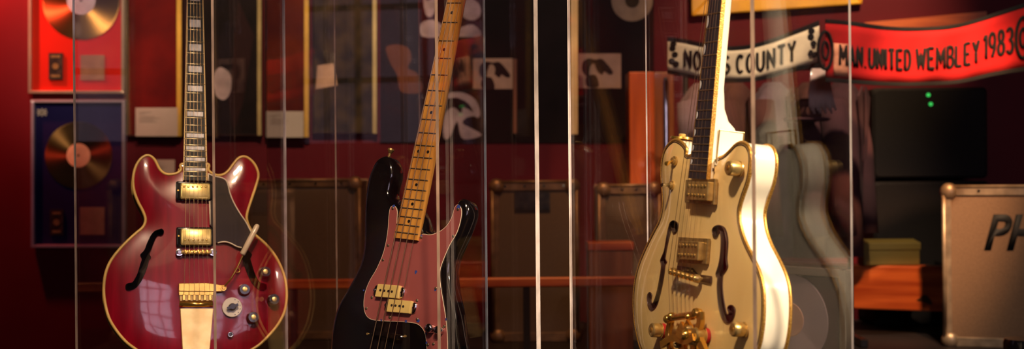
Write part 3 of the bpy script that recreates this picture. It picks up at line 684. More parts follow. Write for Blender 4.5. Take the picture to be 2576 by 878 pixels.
def inset(out, d, y):
    A_ = np.array(out); t = np.roll(A_, -1, 0) - np.roll(A_, 1, 0); t /= np.linalg.norm(t, axis=1)[:, None]; nr = np.stack([-t[:, 1], t[:, 0]], 1)
    if not inside(A_[:1] + nr[:1] * .003, out)[0]: nr = -nr
    q = A_ + nr * d; return [(p[0], y, p[1]) for p in q]
MB().tube(inset(out3, .0042, -.0016), .0009, True, 6).build('binding_line', M['wood_rim'], G3, smooth=True)
MB().tube(path3(out3, T3), .003, True, 8).build('back_binding', M['glitter'], G3, smooth=True)
for f in (fl3, fr3):
    fe = rim_mesh(f, -.011, -.003).build('f_hole_edge', M['inside'], G3, smooth=True)
    MB().tube(path3(f, -.0098), .0009, True, 6).build('f_hole_binding', M['wood_rim'], fe, smooth=True)
f3 = -.02
bd3 = [g3.uv(1783, 0, f3), g3.uv(1816, 0, f3), g3.uv(1778, 448, f3), g3.uv(1731, 448, f3)]
fy = [34, 71.5, 106, 139, 169.5, 198.6, 226, 252, 276.5, 300, 321.6, 342.6, 362.6, 381, 398.7, 416, 432]
fd3 = [(22 - 16 + i, y) for i, y in enumerate(fy)]
zf3 = fit(Off(g3, f3), fd3, lambda y: 1754.5 + (448 - y) * 45 / 448)
neckmat = M['cream_lit']
zb0 = bd3[3][1]
zt = g3.uv(1795, 372, 0)[1]
neck(G3, bd3, zf3, 22, f3, M['slate'], neckmat, M['glitter'], M['fret'], .03, bind=.0022,
     heel=[(zb0, .012), (zt - .02, .012), (zt - .0195, .056), (zt + .028, .055), (zt + .036, .05), (zt + .046, .036), (zt + .066, .025), (zt + .1, .019), (zf3(0), .018)])
zh = zt + .03
x0h, x1h = board_x(bd3, zh, -1), board_x(bd3, zh, 1)
MB().bx((x1h - .006, f3 + .015, zt - .03), (x1h + .002, f3 + .062, zt + .03)).build('heel_block', M['cream_lit'], G3, bevel=.002)
for (a, b) in (((f3 + .015, zt + .03), (f3 + .062, zt + .03)), ((f3 + .015, zt - .025), (f3 + .015, zt + .03)), ((f3 + .062, zt - .025), (f3 + .062, zt + .03))):
    MB().tube([(x1h + .0022, a[0], a[1]), (x1h + .0022, b[0], b[1])], .0012, n=6).build('heel_edging', M['gold_worn'], G3)
for n in (3, 5, 7, 9, 12, 15, 17, 19, 21):
    za, zb = zf3(n - 1), zf3(n); zc = (za + zb) / 2; x = board_x(bd3, zc, -1) + .003
    pl = [(x + .0055 * math.sin(k * math.pi / 8), zc + (za - zb) * .42 * math.cos(k * math.pi / 8)) for k in range(9)]
    MB().prism(pl, f3 - .0004, f3 + .001).build('thumbnail_inlay', M['pearl'], G3)
headstock(G3, zf3(0) + .004, .045, M['cream_lacquer'], M['cream_lit'], M['gold'], 6, .19, .05)
def quadbox(fr, root, qd, y0, y1, name, m, bevel=.0015):
    return MB().prism(fr.pts(qd, y0), y0, y1).build(name, m, root, bevel=bevel)
for (ring, cov, rows) in [([(1724, 452), (1798, 449), (1795, 515), (1721, 509)], [(1730, 457), (1781, 457), (1778, 505), (1727, 502)], [((1733, 467), (1773, 468)), ((1730, 489), (1770, 492))]),
                          ([(1706, 596), (1780, 600), (1775, 665), (1700, 660)], [(1706, 606), (1757, 608), (1754, 655), (1702, 652)], [((1709, 616), (1749, 618)), ((1706, 640), (1746, 642))])]:
    r_ = quadbox(g3, G3, ring, -.017, -.010, 'pickup_surround', M['gold_dull'])
    quadbox(g3, r_, cov, -.028, -.016, 'pickup_cover', M['gold_worn'])
    for (a, b) in rows:
        for k in range(6):
            x = a[0] + (b[0] - a[0]) * k / 5; y = a[1] + (b[1] - a[1]) * k / 5; q = g3.uv(x, y, -.0285)
            MB().lathe((q[0], -.027, q[1]), (q[0], -.0305, q[1]), [(0, .0032), (.7, .003), (1, .0015)], 12).build('pole_screw', M['gold_dull'], r_, auto=True)
# bridge on wooden base with the dark mute arm
quadbox(g3, G3, [(1702, 668), (1740, 674), (1752, 690), (1788, 694), (1787, 713), (1750, 706), (1700, 690)], -.0135, -.010, 'bridge_base', M['wood_rim'])
a = g3.uv(1687, 682, -.026); b = g3.uv(1751, 701, -.026)
b3 = MB().tube([(a[0], -.026, a[1]), (b[0], -.026, b[1])], .0052, n=14).build('bridge', M['gold_dull'], G3, auto=True)
for k in range(6):
    t = (k + .5) / 6; x, z = a[0] + (b[0] - a[0]) * t, a[1] + (b[1] - a[1]) * t
    MB().lathe((x - .003, -.029, z), (x + .003, -.029, z), [(0, .003), (.3, .0058), (.5, .004), (.7, .0058), (1, .003)], 14).build('saddle_roller', M['gold'], b3, auto=True)
for t in (.04, .96):
    x, z = a[0] + (b[0] - a[0]) * t, a[1] + (b[1] - a[1]) * t; MB().lathe((x, -.010, z), (x, -.03, z), [(0, .003), (.4, .003), (.45, .007), (.75, .007), (1, .004)], 16).build('bridge_post', M['gold_worn'], b3, auto=True)
# rolling vibrato tailpiece
yv = -.026
vb = MB()
A1 = g3.uv(1683, 800, yv); A2 = g3.uv(1755, 790, yv)
vib = MB().tube([(A1[0], yv, A1[1]), (A2[0], yv, A2[1])], .006, n=14).build('vibrato_tailpiece', M['gold'], G3, auto=True)
for (x, y, r) in [(1683, 803, .008), (1693, 796, .007), (1755, 788, .009), (1738, 797, .006)]:
    q = g3.uv(x, y, yv); MB().lathe((q[0], yv + .006, q[1]), (q[0], yv - .010, q[1]), [(0, r * .8), (.5, r), (.85, r * .8), (1, r * .4)], 18).build('roller_cap', M['gold'], vib, auto=True)
def strap(pts, w, y0, y1, name='bracket'):
    c = smooth(g3.pts(pts, y0), 4, False); A_ = np.array(c); t = np.gradient(A_, axis=0); t /= np.linalg.norm(t, axis=1)[:, None]; nr = np.stack([-t[:, 1], t[:, 0]], 1)
    n_ = len(c); ws = [w] * n_
    MB().prism([tuple(p) for p in A_ + nr * w] + [tuple(p) for p in (A_ - nr * w)[::-1]], y0, y1).build(name, M['gold'], vib, bevel=.0018)
strap([(1756, 786), (1757, 812), (1750, 836), (1758, 862), (1770, 890)], .007, yv - .004, yv + .004)
strap([(1684, 804), (1676, 838), (1680, 870), (1690, 900)], .0065, yv, yv + .008)
strap([(1716, 818), (1706, 842), (1712, 872), (1722, 905)], .009, yv - .003, yv + .004, 'tailpiece_frame')
strap([(1722, 812), (1740, 846), (1744, 880), (1742, 915)], .008, yv + .003, yv + .010, 'tailpiece_frame')
strap([(1660, 868), (1690, 850), (1722, 858), (1742, 848)], .006, yv - .012, yv - .006, 'vibrato_arm')
q = g3.uv(1714, 842, yv - .016); MB().lathe((q[0], yv, q[1]), (q[0], yv - .018, q[1]), [(0, .012), (.5, .012), (.7, .008), (1, .007)], 22).build('spring_cup', M['gold'], vib, auto=True)
for (x, y) in [(1731, 826), (1701, 868), (1742, 862)]:
    q = g3.uv(x, y, yv - .006); MB().lathe((q[0], yv, q[1]), (q[0], yv - .01, q[1]), [(0, .005), (.6, .005), (1, .003)], 14).build('bolt', M['gold_dull'], vib, auto=True)
KP = [(0, 1.05), (.08, 1.05), (.1, .92), (.2, 1), (.9, 1), (1, .85)]
for (x, y, r, felt) in [(1670, 832, .0125, M['felt']), (1779, 845, .0125, M['felt']), (1872, 830, .0115, None), (1860, 425, .0125, None)]:
    knob(g3, G3, x, y, r, .021, M['gold_worn'], M['gold'], .35, .001, 'control_knob', off=-.009, felt=felt, prof=[(t, r * k) for t, k in KP])
for (x, y, tx, ty, m) in [(1696, 405, 1678, 413, M['gold']), (1690, 466, 1667, 466, M['chrome'])]:
    q = g3.uv(x, y, -.008); t = g3.uv(tx, ty, -.03)
    s_ = MB().lathe((q[0], -.006, q[1]), (q[0], -.013, q[1]), [(0, .0085), (.5, .0085), (.55, .006), (1, .0055)], 18).build('toggle_switch', M['gold_worn'], G3, auto=True)
    MB().lathe((q[0], -.012, q[1]), (t[0], -.032, t[1]), [(0, .002), (.5, .0028), (.9, .0042), (1, .003)], 12).build('switch_lever', m, s_, auto=True)
q = g3.uv(1795.6, 427, -.008); MB().cyl((q[0], -.008, q[1]), (q[0], -.0105, q[1]), .0028, n=12).build('guard_screw_hole', M['wood_rim'], G3)
q = g3.uv(1716, 346, .02)
sb = MB().lathe((q[0], .02, q[1] - .012), (q[0], .02, q[1] + .001), [(0, .009), (.5, .010), (.7, .022), (1, .021)], 24).build('strap_button', M['gold'], G3, auto=True)
MB().lathe((q[0], .02, q[1] + .001), (q[0], .02, q[1] + .007), [(0, .006), (.7, .007), (1, .005)], 18).build('button_screw', M['gold_cover'], sb, auto=True)
q = g3.uv(1876, 586, .01)
for i in range(6):
    zb = zf3(0); t = (i + .5) / 6; xb_, zb_ = a[0] + (b[0] - a[0]) * t, a[1] + (b[1] - a[1]) * t
    xn = (board_x(bd3, zb, -1) + board_x(bd3, zb, 1)) / 2 - .0165 + .0066 * i
    tt = .15 + .7 * i / 5; e = (A1[0] + (A2[0] - A1[0]) * tt, A1[1] + (A2[1] - A1[1]) * tt)
    MB().tube([(xn, f3 - .003, zb), (xb_, -.0345, zb_), (e[0], yv - .006, e[1])], .00045 - .00004 * i, n=5).build('string', M['steel'], G3)

# ================================================================== ACRYLIC CASES
ZP = .70
def pane_mb(a, b, z0, z1, t=.005):
    a = Vector(a); b = Vector(b); d = (b - a).normalized(); n_ = Vector((-d.y, d.x)) * t / 2; mb = MB()
    q = [a + n_, b + n_, b - n_, a - n_]
    return mb.add([(p.x, p.y, z0) for p in q] + [(p.x, p.y, z1) for p in q], [(0, 1, 2, 3), (4, 5, 6, 7), (0, 1, 5, 4), (1, 2, 6, 5), (2, 3, 7, 6), (3, 0, 4, 7)])
def at(px, Y): p = P(px, 439, Y); return Vector((p.x, p.y))
def acrylic_case(label, corners, edges, z1, name='display_case', group=None):
    pts = [at(px, Y) for px, Y in corners]; c = sum(pts, Vector((0, 0))) / len(pts)
    T = thing(name, label, 'display case', (c.x, c.y, ZP), group)
    n = len(pts)
    for i in range(n):
        a, b = pts[i] - c, pts[(i + 1) % n] - c; d = (b - a).normalized() * .004
        pane_mb(a + d, b - d, .005, z1 - ZP).build('side_pane', M['acrylic'], T)
    lid = MB(); lid.v = [(p.x - c.x, p.y - c.y, z) for z in (z1 - ZP, z1 - ZP + .005) for p in pts]; m = n
    lid.f = [tuple(range(m)), tuple(range(m, 2 * m))] + [(i, (i + 1) % m, (i + 1) % m + m, i + m) for i in range(m)]
    lid.build('top_pane', M['acrylic'], T)
    for i, (mt, w) in enumerate(edges):
        if not mt: continue
        p = pts[i] - c; dirv = (pts[(i + 1) % n] - pts[i - 1]).normalized()
        ang = math.atan2(pts[i].x, pts[i].y)
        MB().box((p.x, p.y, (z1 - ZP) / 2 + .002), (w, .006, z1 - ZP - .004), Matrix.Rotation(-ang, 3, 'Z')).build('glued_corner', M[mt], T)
    # plinth the case stands on
    pl = MB(); q = [c + (p - c) * 1.0 for p in pts]
    pl.v = [(p.x, p.y, z) for z in (0, ZP) for p in q]; pl.f = lid.f
    tag(pl.build('plinth', M['plinth']), 'black plinth under the ' + label.split(' ', 1)[1], 'plinth')
    return T
ZT = 2.25
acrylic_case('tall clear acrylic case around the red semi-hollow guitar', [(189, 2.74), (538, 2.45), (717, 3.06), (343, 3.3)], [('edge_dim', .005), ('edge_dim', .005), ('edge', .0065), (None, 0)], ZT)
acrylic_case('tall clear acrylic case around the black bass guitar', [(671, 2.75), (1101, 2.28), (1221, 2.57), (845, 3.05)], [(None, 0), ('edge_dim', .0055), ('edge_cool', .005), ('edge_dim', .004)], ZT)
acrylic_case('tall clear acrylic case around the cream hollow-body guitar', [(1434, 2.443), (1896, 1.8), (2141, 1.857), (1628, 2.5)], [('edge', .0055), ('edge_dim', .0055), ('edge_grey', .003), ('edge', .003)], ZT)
a = at(1057, 3.2); b = at(1351, 2.6); c = (a + b) / 2
T = thing('acrylic_partition', 'clear acrylic divider sheet standing between the bass case and the cream guitar case', 'partition', (c.x, c.y, 0))
pane_mb(a - c, b - c, .03, ZT).build('sheet', M['acrylic'], T)
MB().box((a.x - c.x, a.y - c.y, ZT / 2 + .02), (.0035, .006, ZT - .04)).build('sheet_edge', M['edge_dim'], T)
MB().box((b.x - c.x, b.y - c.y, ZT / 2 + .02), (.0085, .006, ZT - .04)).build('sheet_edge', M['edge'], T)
pane_mb((a - c) * 1.02, (b - c) * 1.02, 0, .03, .06).build('floor_channel', M['plinth'], T)

def stand(fr, root, label, zlow, xw, back):
    """small cradle the instrument rests on, kept square to the instrument"""
    p = fr.M @ Vector((0, back, zlow))
    T = thing('guitar_stand', label, 'guitar stand', (p.x, p.y, ZP + .001))
    inv = Matrix.Translation(-Vector((p.x, p.y, ZP + .001)))
    h = p.z - ZP
    MB().lathe((0, 0, 0), (0, 0, .012), [(0, .06), (.6, .06), (1, .055)], 28).build('base', M['black'], T, auto=True)
    MB().cyl((0, 0, .012), (0, 0, h - .012), .008, n=16).build('post', M['black'], T, auto=True)
    for s in (-1, 1):
        q = [inv @ (fr.M @ Vector(v)) for v in ((0, back, zlow - .012), (s * xw, back, zlow - .012), (s * xw, -.03, zlow - .012), (s * xw, -.045, zlow + .02))]
        MB().tube(q, .005, n=8).build('cradle_arm', M['black'], T, smooth=True)
stand(g1, G1, 'black cradle stand under the red guitar', g1.uv(490, 923)[1] - .012, .05, .02)
stand(g2, G2, 'black cradle stand under the black bass', min(p[1] for p in out2) - .012, .05, .02)
stand(g3, G3, 'black cradle stand under the cream guitar', min(p[1] for p in out3) - .012, .05, .02)

# ================================================================== WALL PICTURES
YW = Y1 - .001
class Wall:
    def __init__(s, name, label, cat, px, py, Y, group=None, yaw=0):
        s.Y = Y; s.c = P(px, py, Y); s.o = thing(name, label, cat, s.c, group); s.yaw = yaw
        if yaw: s.o.rotation_euler = (0, 0, yaw)
    def L(s, px, py): p = P(px, py, s.Y) - s.c; return (p.x, p.z)
    def rect(s, x0, y0, x1, y1, d0, d1, name, m, parent=None, bevel=0, rnd=0):
        pts = [s.L(x0, y0), s.L(x1, y0), s.L(x1, y1), s.L(x0, y1)]
        return MB().prism(pts, d0, d1).build(name, m, parent or s.o, bevel=bevel)
    def poly(s, pts, d0, d1, name, m, parent=None, sm=0):
        q = [s.L(*p) for p in pts]; q = smooth(q, sm) if sm else q
        return MB().prism(q, d0, d1).build(name, m, parent or s.o)
    def frame(s, x0, y0, x1, y1, wpx, d0, d1, m, name='frame'):
        q = [s.L(x0, y0), s.L(x1, y0), s.L(x1, y1), s.L(x0, y1)]; k = wpx / F * s.Y
        i = [(q[0][0] + k, q[0][1] - k), (q[1][0] - k, q[1][1] - k), (q[2][0] - k, q[2][1] + k), (q[3][0] + k, q[3][1] + k)]
        mb = MB()
        for a in range(4): b = (a + 1) % 4; mb.prism([q[a], q[b], i[b], i[a]], d0, d1)
        return mb.build(name, m, s.o, bevel=.001)
    def disc(s, px, py, r, d, m, name='record', hole=None, parent=None, n=64, th=.002):
        c = s.L(px, py); R = r / F * s.Y; mb = MB()
        prof = [(0, R), (.5, R)] + [(1, R * .995)]
        mb.lathe((c[0], d, c[1]), (c[0], d - th, c[1]), prof, n)
        o = mb.build(name, m, parent or s.o, auto=True); return o, c, R
def record_face(wl, c, R, d, m, parent, grooves=9):
    """shallow groove bands on the disc face"""
    mb = MB(); N = 64; rings = []
    k = 40
    for i in range(k + 1):
        r = R * (.33 + .64 * i / k); rings.append((r, d - .0004 * (i % 2)))
    for (r, y) in rings:
        for q in range(N): mb.v.append((c[0] + r * math.cos(2 * math.pi * q / N), y, c[1] + r * math.sin(2 * math.pi * q / N)))
    for i in range(k):
        for q in range(N): mb.f.append((i * N + q, i * N + (q + 1) % N, (i + 1) * N + (q + 1) % N, (i + 1) * N + q))
    return mb.build('groove_band', m, parent, smooth=True)
def framed_record(label, x0, y0, x1, y1, Y, fm, mm, dm, lm, cx, cy, r, lr, pl, group):
    W = Wall('framed_record', label, 'framed record', (x0 + x1) / 2, (y0 + y1) / 2, Y, group)
    W.frame(x0, y0, x1, y1, 7, -.03, 0, fm); W.rect(x0 + 5, y0 + 5, x1 - 5, y1 - 5, -.010, -.001, 'backing_board', mm)
    o, c, R = W.disc(cx, cy, r, -.0105, dm)
    record_face(W, c, R, -.0131, dm, o)
    W.disc(cx, cy, lr, -.0126, lm, 'record_label', parent=o, n=40)
    W.disc(cx, cy, 3, -.015, M['black'], 'spindle_hole', parent=o, n=12, th=.0005)
    (a0, b0, a1, b1) = pl[0]
    p_ = W.rect(a0, b0, a1, b1, -.018, -.0105, 'cassette_plaque', M['plaque_dark'])
    W.disc((a0 + a1) / 2, (b0 + b1) / 2, 8, -.0182, M['gold_worn'], 'emblem', parent=p_, n=20, th=.001)
    W.rect(a0 + 6, b0 + 6, a1 - 6, b0 + 12, -.0192, -.0182, 'engraved_band', M['gold_worn'], p_)
    W.rect(a0 + 6, b1 - 12, a1 - 6, b1 - 6, -.0192, -.0182, 'engraved_band', M['gold_worn'], p_)
    (a0, b0, a1, b1) = pl[1]; W.rect(a0, b0, a1, b1, -.014, -.0105, 'inscription_plate', M['plaque_tan'])
    return W
YR = YW - .003
framed_record('gold record on scarlet board in thin pale frame, top left, above the navy one', 77, -150, 317, 236, YR, M['alu'], M['red_mat'], M['gold_disc'], M['label_silver'], 207, 2, 99, 36, [(126, 134, 161, 201), (205, 139, 265, 202)], 'framed records on the left wall')
W = framed_record('tinted gold record on navy board in silver frame with salmon label', 84, 252, 319, 622, YR, M['alu_cool'], M['blue_mat'], M['dark_disc'], M['label_pink'], 200, 391, 85, 30, [(130, 527, 162, 591), (204, 521, 265, 590)], 'framed records on the left wall')
em = MB()
cx_, cz_ = W.L(108, 283)
for a in (0, 90, 35, -35): em.box((cx_, -.011, cz_), (.034 if a == 90 else .046, .002, .006), Matrix.Rotation(math.radians(a), 3, 'Y'))
em.build('flag_emblem', M['card'], W.o)
def picture(label, x0, y0, x1, y1, w, fm, pm, group='framed posters on the maroon wall', name='framed_poster', extra=None):
    W = Wall(name, label, 'framed poster', (x0 + x1) / 2, (y0 + y1) / 2, YR, group)
    W.frame(x0, y0, x1, y1, 4, -.026, 0, M['photo_dark']); W.rect(x0 + 2, y0 + 2, x1 - 2, y1 - 2, -.010, -.001, 'poster', pm)
    W.rect(x1 - w - 1, y0, x1, y1, -.034, -.026, 'gilt_strip', fm, bevel=.002)
    if extra: extra(W)
    return W
picture('dark red poster in gilt frame behind the red guitar neck, beside the navy record', 322, -160, 461, 344, 11, M['frame_gold'], M['poster_red'])
def ex(W):
    W.poly([(560, 170), (582, 190), (582, 230), (565, 252), (545, 240), (538, 205), (545, 178)], -.013, -.011, 'pale_oval_print', M['photo_grey'], sm=3)
    W.poly([(600, 0), (640, 90), (615, 250), (590, 330), (575, 250), (590, 120)], -.0125, -.011, 'dark_figure_print', M['photo_dark'])
picture('black poster with pale oval motif in pale gilt frame right of the red guitar neck', 466, -160, 661, 342, 9, M['frame_pale'], M['poster_dark'], extra=ex)
picture('rust and maroon poster in gilt frame right of the bright case edge', 668, -160, 780, 346, 11, M['frame_gold'], M['poster_orange'])
def ex(W):
    W.poly([(800, 165), (840, 160), (850, 215), (795, 225)], -.013, -.011, 'tan_panel_print', M['photo_sepia'])
picture('brown and black poster in thin olive gilt frame left of the bass neck', 786, -160, 950, 337, 10, M['frame_pale'], M['poster_brown'], extra=ex)
def cardf(label, x0, y0, x1, y1, Y=YR - .04):
    W = Wall('caption_card', label, 'caption card', (x0 + x1) / 2, (y0 + y1) / 2, Y, 'caption cards on the wall')
    W.rect(x0, y0, x1, y1, -.004, .0, 'card', M['card'], bevel=.0008)
    mb = MB()
    for k, (l, y) in enumerate([(.35, .14), (.2, .2), (.45, .3), (.6, .36), (.42, .42), (.5, .48)]):
        a = W.L(x0 + 10, y0 + (y1 - y0) * y); b = W.L(x0 + 10 + (x1 - x0 - 20) * l, y0 + (y1 - y0) * y + 2)
        mb.prism([(a[0], a[1]), (b[0], a[1]), (b[0], b[1]), (a[0], b[1])], -.0045, -.0038)
    mb.build('printed_lines', M['ink'], W.o)
cardf('cream caption card on the wall left of the red guitar neck', 341, 271, 447, 343)
cardf('cream caption card on the wall right of the red guitar', 671, 280, 764, 346)
cardf('pale caption card on the wall peeking over the red guitar left horn', 385, 402, 440, 450)
W = Wall('orange_figure_poster', 'unframed orange cut-out figure print on the dark wall left of the bass neck', 'poster', 1010, 170, YR)
W.poly([(972, 118), (1000, 112), (1028, 122), (1035, 150), (1026, 172), (1050, 185), (1062, 230), (1010, 232), (1000, 190), (985, 165), (975, 140)], -.004, 0, 'cut_out', M['orange_cloth'], sm=3)
def photo(label, x0, y0, x1, y1, pm, shapes, Y=YR, name='photo_print'):
    W = Wall(name, label, 'photograph', (x0 + x1) / 2, (y0 + y1) / 2, Y, 'photographs pinned to the dark wall')
    p_ = W.rect(x0, y0, x1, y1, -.004, 0, 'print', pm, bevel=.0005)
    for (pts, m) in shapes: W.poly(pts, -.0055 - .0004 * shapes.index((pts, m)), -.004, 'printed_shape', m, p_, sm=3)
def sh(pts, dx, dy): return [(x + dx, y + dy) for x, y in pts]
hair = [(1208, 165), (1222, 155), (1240, 158), (1255, 156), (1270, 170), (1284, 190), (1276, 196), (1262, 188), (1256, 196), (1244, 186), (1236, 168), (1226, 178), (1224, 205), (1216, 200), (1206, 185)]
hair2 = [(1212, 200), (1236, 195), (1244, 224), (1214, 224)]
face = [(1230, 166), (1240, 163), (1246, 176), (1240, 190), (1231, 184)]
photo('sepia photo of two dark-haired people right of the bass neck', 1190, 147, 1290, 224, M['photo_sepia'], [(hair, M['photo_dark']), (hair2, M['photo_dark']), (face, M['photo_sepia'])])
photo('added print repeating the sepia photo as its reflection, right of the cream strip', 1455, 135, 1562, 222, M['photo_sepia'], [(sh(hair, 258, -8), M['photo_dark']), (sh(hair2, 262, -6), M['photo_dark'])])  # reflection of the first sepia photo, built as a second print
photo('large black and white photo of two faces behind the bass neck top', 1052, -40, 1222, 95, M['photo_black'],
      [([(1066, -20), (1092, -22), (1098, 15), (1086, 42), (1070, 34)], M['photo_grey']), ([(1058, 60), (1090, 50), (1116, 70), (1112, 92), (1062, 92)], M['photo_grey']), ([(1160, 10), (1185, -2), (1206, 12), (1208, 40), (1188, 52), (1165, 42)], M['photo_grey']), ([(1150, 75), (1190, 62), (1210, 90), (1152, 92)], M['photo_grey']),
       ([(1072, -4), (1082, -4), (1082, 0), (1072, 0)], M['photo_dark'])])
photo('round-cropped black and white photo of a crouching figure right of the bass neck', 1104, 228, 1222, 352, M['photo_black'],
      [([(1124, 236), (1160, 232), (1195, 250), (1208, 285), (1198, 296), (1180, 262), (1150, 246), (1128, 248)], M['photo_grey']), ([(1118, 290), (1140, 270), (1160, 285), (1166, 270), (1200, 290), (1176, 295), (1164, 310), (1190, 325), (1212, 340), (1180, 350), (1160, 345), (1150, 305), (1132, 345), (1116, 345)], M['photo_grey'])])
def bar(label, x0, y0, x1, y1, Y, m, name='picture_rail', cat='frame edge', d=.03):
    W = Wall(name, label, cat, (x0 + x1) / 2, (y0 + y1) / 2, Y); W.rect(x0, y0, x1, y1, -d, 0, 'strip', m, bevel=.002); return W
bar('tall cream wooden strip on the wall left of the sepia photo, near case edge', 1434, -120, 1453, 339, 4.9, M['frame_pale'], 'wall_batten', 'batten')
bar('thin orange wooden strip on the wall beside the round-cropped photo', 1291, 150, 1300, 336, YR, M['brown_wood'], 'wall_batten', 'batten')
# dark boards that carry the photographs
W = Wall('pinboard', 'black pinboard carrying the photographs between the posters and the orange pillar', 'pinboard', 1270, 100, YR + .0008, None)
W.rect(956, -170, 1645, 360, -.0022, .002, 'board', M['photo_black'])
W = Wall('hanging_record', 'dull brown vinyl record hung high on the dark wall between the two case edges', 'record', 1590, 0, YR)
o, c, R = W.disc(1590, 2, 52, -.002, M['plaque_tan'], n=48); W.disc(1590, 2, 18, -.0045, M['poster_brown'], 'record_label', parent=o, n=30)
# orange pillar and silver pole
pb = P(1618, 600, 5.15)
t_ = thing('wooden_pillar', 'orange-stained wooden pillar left of the scarves', 'pillar', (pb.x, 5.15, .655))
a, b = P(1578, 185, 5.15), P(1640, 185, 5.15)
MB().bx((a.x - pb.x, -.08, 0), (b.x - pb.x, .08, a.z - .655)).build('post', M['pine_pillar'], t_, bevel=.004)
c = P(1690, 185, 5.15); MB().bx((b.x - pb.x, -.06, 0), (c.x - pb.x, .1, a.z - .655)).build('side_board', M['brown_wood'], t_, bevel=.004)
a = P(1674, 195, 4.68)
t_ = MB().lathe((a.x, 4.68, .656), (a.x, 4.68, a.z), [(0, .05), (.01, .05), (.012, .011), (.98, .011), (1, .008)], 20).build('metal_pole', M['chrome'], auto=True)
tag(t_, 'slim silver pole standing in front of the orange wooden pillar', 'pole')

# ------------------------------------------------------------------ scarves
def arc(cx, cy, rx, ry, a0, a1, n=10): return [(cx + rx * math.cos(math.radians(a0 + (a1 - a0) * k / n)), cy + ry * math.sin(math.radians(a0 + (a1 - a0) * k / n))) for k in range(n + 1)]
GW = {'.': .12, 'I': .12, '1': .2, 'M': .85, 'W': .95}
GLYPH = {'N': [[(0, 0), (0, 1), (1, 0), (1, 1)]], 'O': [arc(.5, .5, .5, .5, 0, 360, 16)], 'T': [[(0, 1), (1, 1)], [(.5, 1), (.5, 0)]],
 'S': [arc(.5, .75, .48, .25, 30, 270, 8) + arc(.5, .25, .5, .25, 90, -150, 8)], 'C': [arc(.55, .5, .5, .5, 50, 310, 12)], 'U': [[(0, 1), (0, .35)] + arc(.5, .35, .5, .35, 180, 360, 8) + [(1, 1)]],
 'Y': [[(0, 1), (.5, .5), (1, 1)], [(.5, .5), (.5, 0)]], 'M': [[(0, 0), (.05, 1), (.5, .25), (.95, 1), (1, 0)]], 'A': [[(0, 0), (.5, 1), (1, 0)], [(.2, .35), (.8, .35)]], '.': [[(0, 0), (1, .03)]],
 'I': [[(.5, 0), (.5, 1)]], 'E': [[(1, 1), (0, 1), (0, 0), (1, 0)], [(0, .5), (.85, .5)]], 'D': [[(0, 0), (0, 1), (.4, 1)] + arc(.45, .5, .55, .5, 90, -90, 8) + [(0, 0)]],
 'W': [[(0, 1), (.25, 0), (.5, .8), (.75, 0), (1, 1)]], 'B': [[(0, 0), (0, 1), (.5, 1)] + arc(.55, .76, .38, .24, 90, -90, 6) + [(0, .52)], [(.5, .52)] + arc(.55, .26, .45, .26, 90, -90, 6) + [(0, 0)]],
 'L': [[(0, 1), (0, 0), (1, 0)]], '1': [[(0, .8), (1, 1), (1, 0)]], '9': [arc(.5, .7, .48, .3, 0, 360, 12), [(.98, .7), (.9, .3), (.5, 0)]],
 '8': [arc(.5, .76, .4, .24, -90, 270, 12), arc(.5, .26, .5, .26, 90, 450, 12)], '3': [arc(.45, .76, .45, .24, 150, -90, 8), arc(.45, .26, .52, .26, 90, -150, 8)]}
